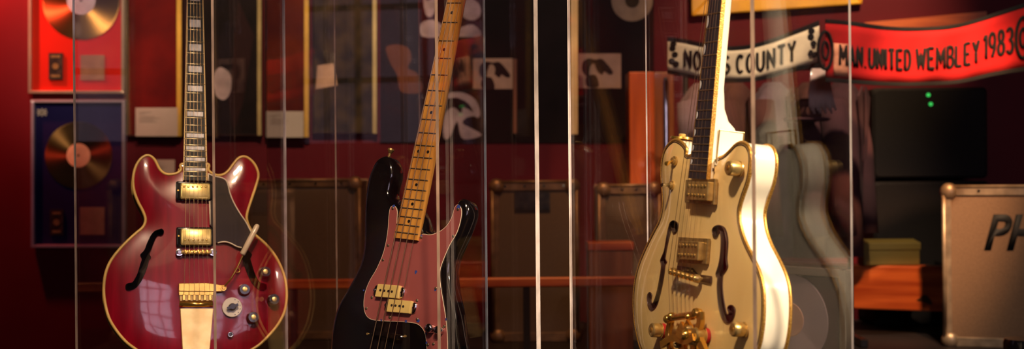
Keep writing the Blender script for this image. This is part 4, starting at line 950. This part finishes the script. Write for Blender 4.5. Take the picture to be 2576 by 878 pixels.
def scarf(name, label, top, bot, Y, m, border, bpx, text, tx, tfn, tmat, tsize, extra=None):
    xs = [p[0] for p in top]; T_ = thing(name, label, 'scarf', P(xs[0], top[0][1], Y))
    org = T_.location.copy()
    ft_ = lambda x: float(np.interp(x, [p[0] for p in top], [p[1] for p in top]))
    fb_ = lambda x: float(np.interp(x, [p[0] for p in bot], [p[1] for p in bot]))
    st = smooth(top, 8, False); sbm = smooth(bot, 8, False)
    ftop = lambda x: float(np.interp(x, [p[0] for p in st], [p[1] for p in st])); fbot = lambda x: float(np.interp(x, [p[0] for p in sbm], [p[1] for p in sbm]))
    def pos(x, v, d=0):
        y = ftop(x) + (fbot(x) - ftop(x)) * v
        return P(x, y, Y + .012 * math.sin(x * .021 + v * 1.5) + .006 * math.sin(x * .06 + v * 4) - d) - org
    def strip(v0, v1, d0, d1, mt, nm, parent, nx=90, nv=6, x0=None, x1=None):
        x0 = xs[0] if x0 is None else x0; x1 = xs[-1] if x1 is None else x1; mb = MB()
        for s in (d0, d1):
            for i in range(nx + 1):
                for j in range(nv + 1): mb.v.append(pos(x0 + (x1 - x0) * i / nx, v0 + (v1 - v0) * j / nv, s))
        K = (nx + 1) * (nv + 1); id_ = lambda l, i, j: l * K + i * (nv + 1) + j
        for l in (0, 1):
            for i in range(nx):
                for j in range(nv): mb.f.append((id_(l, i, j), id_(l, i + 1, j), id_(l, i + 1, j + 1), id_(l, i, j + 1)))
        for i in range(nx):
            for j in (0, nv): mb.f.append((id_(0, i, j), id_(0, i + 1, j), id_(1, i + 1, j), id_(1, i, j)))
        for j in range(nv):
            for i in (0, nx): mb.f.append((id_(0, i, j), id_(0, i, j + 1), id_(1, i, j + 1), id_(1, i, j)))
        return mb.build(nm, mt, parent, smooth=True)
    strip(0, 1, .0, .004, m, 'knitted_band', T_)
    h = fbot((xs[0] + xs[-1]) / 2) - ftop((xs[0] + xs[-1]) / 2)
    for (a, b) in ((-bpx / h, 0.02), (.98, 1 + bpx / h)): strip(a, b, -.0005, .005, border, 'knitted_border', T_)
    for (tstr, xa, xb, yc, hh, rot) in text:
        wd = [GW.get(c, .62) for c in tstr]; gap = .36; tot = sum(wd) + gap * (len(tstr) - 1); cx_ = 0; mb = MB()
        for c, w_ in zip(tstr, wd):
            for st_ in GLYPH[c]:
                dense = []
                for (p, q) in zip(st_, st_[1:]): dense += [(p[0] + (q[0] - p[0]) * k / 4, p[1] + (q[1] - p[1]) * k / 4) for k in range(4)]
                dense.append(st_[-1])
                mb.tube([pos(xa + (xb - xa) * (cx_ + g[0] * w_) / tot, yc + hh / 2 - hh * g[1], .004) for g in dense], .0056, n=8)
            cx_ += w_ + gap
        mb.build('lettering', tmat, T_, smooth=True)
    if extra: extra(T_, pos, strip)
    return T_
def ex1(T_, pos, strip):
    for x in (1692, 2040):
        for (dx, dv) in ((0, .25), (6, .45), (-2, .68), (8, .75), (2, .1)):
            p = pos(x + dx, dv, .006); MB().lathe(p + Vector((0, .002, 0)), p - Vector((0, .001, 0)), [(0, .012), (1, .010)], 10).build('crest_motif', M['wool_black'], T_)
scarf('football_scarf', 'cream knitted football scarf with black lettering NOTTS COUNTY', [(1679, 102), (1720, 107), (1770, 117), (1819, 125), (1860, 124), (1897, 119), (1940, 107), (1979, 93), (2061, 62)],
      [(1677, 176), (1720, 184), (1751, 191), (1800, 197), (1842, 199), (1897, 196), (1940, 187), (1979, 175), (2066, 156)], 4.35, M['wool_cream'], M['wool_black'], 9, [('NOTTS', 1722, 1834, .5, .56, 0), ('COUNTY', 1853, 2000, .5, .58, 0)], 0, None, M['wool_black'], 1, ex1)
def ex2(T_, pos, strip):
    strip(.36, .93, .0045, .006, M['patch'], 'sewn_patch', T_, 8, 4, 2097, 2134)
    for (xc) in (2076, 2574):
        mb = MB(); mb.tube([pos(xc + 18 * math.cos(a), .5 + .33 * math.sin(a), .007) for a in [k * .314 for k in range(20)]], .006, True, 6); mb.tube([pos(xc + 8 * math.cos(a), .5 + .15 * math.sin(a), .007) for a in [k * .314 for k in range(20)]], .005, True, 6); mb.build('round_crest', M['wool_black'], T_)
scarf('football_scarf', 'red knitted football scarf with black lettering UNITED WEMBLEY 1983', [(2076, 55), (2141, 61), (2232, 73), (2323, 75), (2414, 66), (2505, 39), (2600, 8)],
      [(2064, 197), (2141, 203), (2232, 209), (2323, 209), (2414, 203), (2505, 183), (2600, 168)], 4.3, M['wool_red'], M['wool_black'], 7,
      [('MAN.', 2113, 2178, .56, .36, 0), ('UNITED', 2187, 2289, .56, .36, 0), ('WEMBLEY', 2306, 2462, .54, .38, 0), ('1983', 2476, 2548, .50, .42, 0)], 0, None, M['wool_black'], 1, ex2)
# yellow frame over the scarves and orange board
W = Wall('framed_painting', 'large yellow-painted picture frame above the cream scarf, mostly out of view', 'picture frame', 1950, -60, YR)
q = [W.L(1738, 42), W.L(2165, 12), W.L(2165, -150), W.L(1734, -150)]
ins = [W.L(1776, 4), W.L(2130, -22), W.L(2130, -120), W.L(1776, -120)]
mb = MB()
for a in range(4): b = (a + 1) % 4; mb.prism([q[a], q[b], ins[b], ins[a]], -.03, 0)
mb.build('frame', M['yellow_paint'], W.o, bevel=.006)
W.poly([(1776, 4), (2130, -22), (2130, -120), (1776, -120)], -.01, -.002, 'picture', M['poster_dark'])
W = Wall('orange_board', 'narrow orange wooden board behind the top edge of the red scarf', 'board', 2320, 50, YR)
W.poly([(2172, 58), (2478, 30), (2478, 95), (2172, 95)], -.02, 0, 'board', M['pine'])
# clothes rack below scarves
def rackpt(x, y, Y): return P(x, y, Y)
a, b = P(1722, 196, 4.78), P(2135, 190, 4.75)
T_ = thing('clothes_rail', 'dark metal clothes rail hidden under the scarves holding stage clothes', 'clothes rail', ((a.x + b.x) / 2, 4.75, .656))
cx_ = (a.x + b.x) / 2
MB().tube([(a.x - cx_, 0, 1.04), (b.x - cx_, 0, 1.04)], .012, n=10).build('rail', M['black'], T_, smooth=True)
for s in (a, b):
    MB().tube([(s.x - cx_, 0, 0), (s.x - cx_, 0, 1.04)], .011, n=10).build('upright', M['black'], T_, smooth=True)
    MB().bx((s.x - cx_ - .015, -.18, 0), (s.x - cx_ + .015, .18, .03)).build('foot', M['black'], T_, bevel=.004)
def garment(label, px, w, zt, zb, m, yaw=0, Y=4.75, m2=None):
    p = P(px, 300, Y); T_ = thing('stage_garment', label, 'jacket', (p.x, Y, 0), 'stage clothes on the rail'); T_.rotation_euler = (0, 0, yaw)
    mb = MB(); n = 28; rows = [(zt, .10), (zt - .03, .55), (zt - .07, .98), (zt - .2, 1), (zt - .4, .86), (zb, 1.0)]
    for (z, k) in rows:
        for i in range(n):
            a_ = 2 * math.pi * i / n; r = 1 + .08 * math.sin(a_ * 6 + z * 5)
            mb.v.append((w / 2 * k * math.cos(a_) * r, .07 * (.4 + .6 * k) * math.sin(a_) * r, z))
    for j in range(len(rows) - 1):
        for i in range(n): mb.f.append((j * n + i, j * n + (i + 1) % n, (j + 1) * n + (i + 1) % n, (j + 1) * n + i))
    mb.f.append(tuple(range(n))); mb.f.append(tuple((len(rows) - 1) * n + i for i in range(n)))
    mb.build('torso', m, T_, smooth=True)
    for s in (-1, 1):
        MB().tube([(s * w * .46, 0, zt - .08), (s * w * .56, -.02, zt - .25), (s * w * .58, -.035, zt - .42), (s * w * .56, -.05, zt - .58)], [.05, .052, .045, .042], n=14).build('sleeve', m2 or m, T_, smooth=True)
    for s in (-1, 1):
        MB().prism([(s * .02, zt - .02), (s * .07, zt - .06), (s * .015, zt - .3)], -.085, -.078).build('lapel', m2 or m, T_)
    MB().tube([(0, 0, zt - .02), (0, 0, zt + .03), (.02, 0, zt + .05), (.0, 0, zt + .07), (-.018, 0, zt + .055)], .003, n=6).build('hanger_hook', M['chrome'], T_, smooth=True)
zt = 1.64
garment('greyish mauve jacket on the rail, nearest the silver pole', 1768, .24, zt, .85, M['cloth_grey'], 1.0)
garment('dark brown jacket on the rail seen behind the cream guitar neck', 1850, .2, zt, .85, M['cloth_brown'], 1.0)
garment('greyish jacket with dark sleeves under the middle of the cream scarf', 1945, .26, zt, .98, M['cloth_grey'], 1.0, m2=M['cloth_brown'])
garment('maroon jacket on the rail under the join of the two scarves', 2040, .24, zt, .98, M['cloth_brown'], 1.1, m2=M['cloth_dark'])
garment('near-black maroon jacket at the right end of the rail', 2120, .24, zt, .98, M['cloth_dark'], 1.0)
q = P(2065, 236, 4.45)
T_ = thing('scarf_tassels', 'pale tassel bunch hanging from the end of the cream scarf', 'tassels', (q.x, 4.45, q.z))
mb = MB()
for k in range(14): mb.tube([((k - 7) * .004, .0, .09), ((k - 7) * .006, -.004, .0), ((k - 7) * .007 + .01, 0, -.05 - .01 * (k % 3))], .004, n=6)
mb.build('tassel_threads', M['cloth_pale'], T_, smooth=True)
q = P(2030, 297, 4.5)
T_ = thing('felt_hat', 'dark brown felt hat hanging in front of the jackets below the cream scarf', 'hat', q)
MB().lathe((0, 0, -.012), (0, 0, .0), [(0, .07), (.5, .085), (1, .075)], 30).build('brim', M['cloth_dark'], T_, smooth=True)
MB().lathe((0, 0, 0), (0, 0, .07), [(0, .052), (.5, .048), (.85, .04), (1, .02)], 30).build('crown', M['cloth_brown'], T_, smooth=True)
# amplifier stack in the dark at right
q = P(2320, 470, 5.31)
T_ = thing('guitar_amplifier', 'tall black amplifier stack with two green lights under the red scarf', 'amplifier', (q.x, 5.31, .656))
MB().rbox((0, 0, .3), (.48, .24, .6), .02).build('speaker_cabinet', M['amp'], T_)
MB().rbox((0, 0, .80), (.48, .22, .38), .02).build('amplifier_head', M['amp'], T_)
for (x, y) in ((2335, 239), (2341, 262)):
    v = P(x, y, 5.2); v = v - T_.location
    MB().cyl((v.x, -.109, v.z), (v.x, -.114, v.z), .008, n=14).build('indicator_light', M['led'], T_)
q = P(2437, 310, 5.1)
W = Wall('yellow_sign', 'dim yellow printed panel on the back wall above the flight case', 'sign', 2437, 310, YR)
W.rect(2412, 280, 2462, 342, -.01, 0, 'panel', M['yellow_card'])
# ------------------------------------------------------------------ timber beam, box, flight cases
a = P(1940, 700, 5.2); b = P(2640, 735, 4.75)
c = (a + b) / 2; d = b - a; yaw = math.atan2(d.y, d.x)
T_ = thing('timber_beam', 'thick varnished pine beam with a dark knot running behind the flight case', 'beam', (c.x, c.y, 0)); T_.rotation_euler = (0, 0, yaw)
hz = d.xy.length / 2
MB().bx((-hz, -.04, .75), (hz, .06, .925)).build('plank', M['pine'], T_, bevel=.006)
for s in (-1, 1): MB().bx((s * hz * .9 - .04, -.03, .656), (s * hz * .9 + .04, .05, .75)).build('support_block', M['brown_wood'], T_, bevel=.003)
k_ = P(2330, 766, 4.95); rel = Matrix.Rotation(-yaw, 3, 'Z') @ Vector((k_.x - c.x, k_.y - c.y, 0))
MB().prism(smooth([(rel.x - .03, .79), (rel.x - .005, .785), (rel.x + .028, .775), (rel.x + .02, .80), (rel.x, .815), (rel.x - .02, .8)], 3), -.0412, -.039).build('knot', M['wood_rim'], T_)
q = P(2235, 660, 5.02)
T_ = thing('cardboard_box', 'low mustard-yellow cardboard box lying on the pine beam', 'box', (q.x, 5.02, .926))
a = P(2168, 640, 5.12); b = P(2305, 640, 5.12); w_ = (b.x - a.x)
MB().bx((-w_ / 2, -.045, 0), (w_ / 2, .045, .085)).build('tray', M['yellow_card'], T_, bevel=.003)
MB().prismx([(-.048, .06), (.048, .06), (.048, .1), (-.048, .088)], -w_ / 2 - .004, w_ / 2 + .004).build('lid', M['yellow_card'], T_, bevel=.002)
def flight_case(label, x0, ytop, x1, Y, depth, m, rail=.045, text=None, sign=None, group='flight cases on the platform', zb=.656, name='flight_case', yaw=0):
    a = P(x0, ytop, Y); b = P(x1, ytop, Y); w_ = b.x - a.x; h = (a.z + b.z) / 2 - zb; T_ = thing(name, label, 'flight case', ((a.x + b.x) / 2, Y, zb), group)
    T_.rotation_euler = (0, 0, yaw)
    if yaw: T_.location = (a.x + w_ / 2 * math.cos(yaw), Y + w_ / 2 * math.sin(yaw), zb)
    W2 = w_ / 2; r = rail
    MB().bx((-W2 + .006, .004, .01), (W2 - .006, depth - .004, h - .006)).build('panel_box', m, T_)
    for y in (0, depth):
        for (p, q) in (((-W2, 0), (W2, r)), ((-W2, h - r), (W2, h)), ((-W2, r), (-W2 + r * .8, h - r)), ((W2 - r * .8, r), (W2, h - r))):
            yy = (y - .0, y + .006) if y == 0 else (y - .006, y)
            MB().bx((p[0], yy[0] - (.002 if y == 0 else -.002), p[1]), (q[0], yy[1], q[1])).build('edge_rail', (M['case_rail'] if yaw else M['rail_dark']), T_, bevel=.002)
    for sx_ in (-1, 1):
        MB().tube([(sx_ * (W2 - .003), 0, 0.01), (sx_ * (W2 - .003), 0, h - .01)], .008, n=8).build('corner_extrusion', (M['case_rail'] if yaw else M['rail_dark']), T_, smooth=True)
        for z in (.02, h - .02):
            MB().lathe((sx_ * (W2 - .02), -.014, z), (sx_ * (W2 - .02), .01, z), [(0, .008), (.2, .022), (.5, .028), (1, .032)], 18).build('ball_corner', (M['case_rail'] if yaw else M['rail_dark']), T_, smooth=True)
    MB().tube([(-W2, 0, h - .002), (W2, 0, h - .002)], .006, n=8).build('corner_extrusion', (M['case_rail'] if yaw else M['rail_dark']), T_, smooth=True)
    for k in range(4):
        MB().cyl((-W2 + w_ * (k + .7) / 4.4, -.003, h - r / 2), (-W2 + w_ * (k + .7) / 4.4, -.005, h - r / 2), .005, n=10).build('rivet', M['chrome'], T_)
    if sign:
        A_, B_ = P(sign[0], sign[1], Y), P(sign[2], sign[3], Y); l = T_.location
        MB().bx((A_.x - l.x, -.004, B_.z - l.z), (B_.x - l.x, .005, A_.z - l.z)).build('name_plate', M['plaque_dark'], T_)
    if text:
        s, xa, xb, yt_, yb_ = text; cu = bpy.data.curves.new('t', 'FONT'); cu.body = s; cu.size = 1; cu.shear = .3; cu.offset = .03
        to = bpy.data.objects.new('t', cu); COL.objects.link(to); bpy.context.view_layer.update()
        me = bpy.data.meshes.new_from_object(to.evaluated_get(bpy.context.evaluated_depsgraph_get())); bpy.data.objects.remove(to)
        V = np.array([v.co[:] for v in me.vertices]); mn, mx = V[:, :2].min(0), V[:, :2].max(0); A_, B_ = P(xa, yt_, Y), P(xb, yb_, Y); l = T_.location
        for v in me.vertices:
            u = (v.co.x - mn[0]) / (mx[0] - mn[0]); q = (v.co.y - mn[1]) / (mx[1] - mn[1])
            v.co = (A_.x + (B_.x - A_.x) * u - (a.x + b.x) / 2, .0025, B_.z + (A_.z - B_.z) * q - l.z)
        me.materials.clear(); me.materials.append(M['stencil']); o = bpy.data.objects.new('stencil_lettering', me); link(o, T_)
        sd = o.modifiers.new('thick', 'SOLIDIFY'); sd.thickness = .001
    return T_
flight_case('brown flight case with pale rails and black stencilled letters at the right edge', 2372, 466, 2900, 4.6, .34, M['hardboard'], .034, text=('PHIL', 2468, 2672, 538, 626), yaw=math.radians(-19.5))
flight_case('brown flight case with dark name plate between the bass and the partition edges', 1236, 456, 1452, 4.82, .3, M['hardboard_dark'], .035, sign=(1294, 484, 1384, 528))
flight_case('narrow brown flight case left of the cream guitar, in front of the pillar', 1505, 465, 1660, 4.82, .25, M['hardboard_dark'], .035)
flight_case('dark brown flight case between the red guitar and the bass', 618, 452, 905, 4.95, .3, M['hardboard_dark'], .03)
q = P(1533, 655, 4.6)
T_ = thing('small_wooden_box', 'small orange-brown wooden box between the two central flight cases', 'box', (q.x, 4.6, .656))
h_ = P(1533, 607, 4.6).z - .656
MB().bx((-.08, -.07, 0), (.08, .07, h_ - .03)).build('crate', M['brown_wood'], T_, bevel=.003)
MB().bx((-.083, -.073, h_ - .03), (.083, .073, h_)).build('lid', M['pine'], T_, bevel=.003)
a = P(700, 702, 4.4); b = P(1660, 708, 4.4)
T_ = thing('shelf_edge_rail', 'long orange wooden rail standing in for the lit shelf edge, crossing behind the bass and the empty centre', 'rail', ((a.x + b.x) / 2, 4.4, .656))  # rail on posts added in place of the lit shelf edge
hw = (b.x - a.x) / 2
MB().rbox((0, 0, .265), (hw * 2, .03, .034), .008).build('rail', M['pine'], T_)
for s in (-.92, -.3, .3, .92): MB().bx((s * hw - .012, -.012, 0), (s * hw + .012, .012, .252)).build('post', M['plinth'], T_, bevel=.002)
# framed silver record leaning, seen obliquely
T_ = thing('framed_record', 'framed silver record with maroon board standing obliquely beside the cream guitar', 'framed record', P(1990, 918, 3.3)); 
T_.rotation_euler = (0, 0, math.radians(-50))
MB().bx((-.165, .0, -.25), (.165, .012, .25)).build('backing_board', M['maroon_board'], T_)
fr_ = MB()
for (p, q) in (((-.18, -.26), (-.16, .26)), ((.16, -.26), (.18, .26)), ((-.18, .24), (.18, .26)), ((-.18, -.26), (.18, -.24))): fr_.bx((p[0], -.012, p[1]), (q[0], .014, q[1]))
fr_.build('frame', M['alu'], T_, bevel=.0015)
o = MB().lathe((0, -.001, .12), (0, -.004, .12), [(0, .12), (1, .119)], 64).build('record', M['silver_disc'], T_, auto=True)
MB().lathe((0, -.004, .12), (0, -.0055, .12), [(0, .045), (1, .044)], 40).build('record_label', M['label_pink'], o, auto=True)
q = P(1990, 918, 3.3)
tb = thing('display_table', 'small black table carrying the silver record frame', 'table', (q.x, 3.3, 0))
zt_ = q.z - .262
MB().bx((-.25, -.22, zt_ - .02), (.25, .22, zt_)).build('table_top', M['plinth'], tb, bevel=.003)
for sx_ in (-1, 1):
    for sy_ in (-1, 1): MB().bx((sx_ * .23 - .012, sy_ * .2 - .012, 0), (sx_ * .23 + .012, sy_ * .2 + .012, zt_ - .02)).build('leg', M['plinth'], tb)
# small dark round object at the lower right corner
q = P(2575, 852, 3.6)
T_ = tag(MB().lathe((q.x, 3.6, 0), (q.x, 3.6, q.z), [(0, .12), (.02, .12), (.025, .015), (.93, .015), (.94, .055), (.985, .056), (1, .052)], 32).build('stool', M['black'], auto=True), 'black round-topped stool at the lower right corner, before the stencilled case', 'stool')
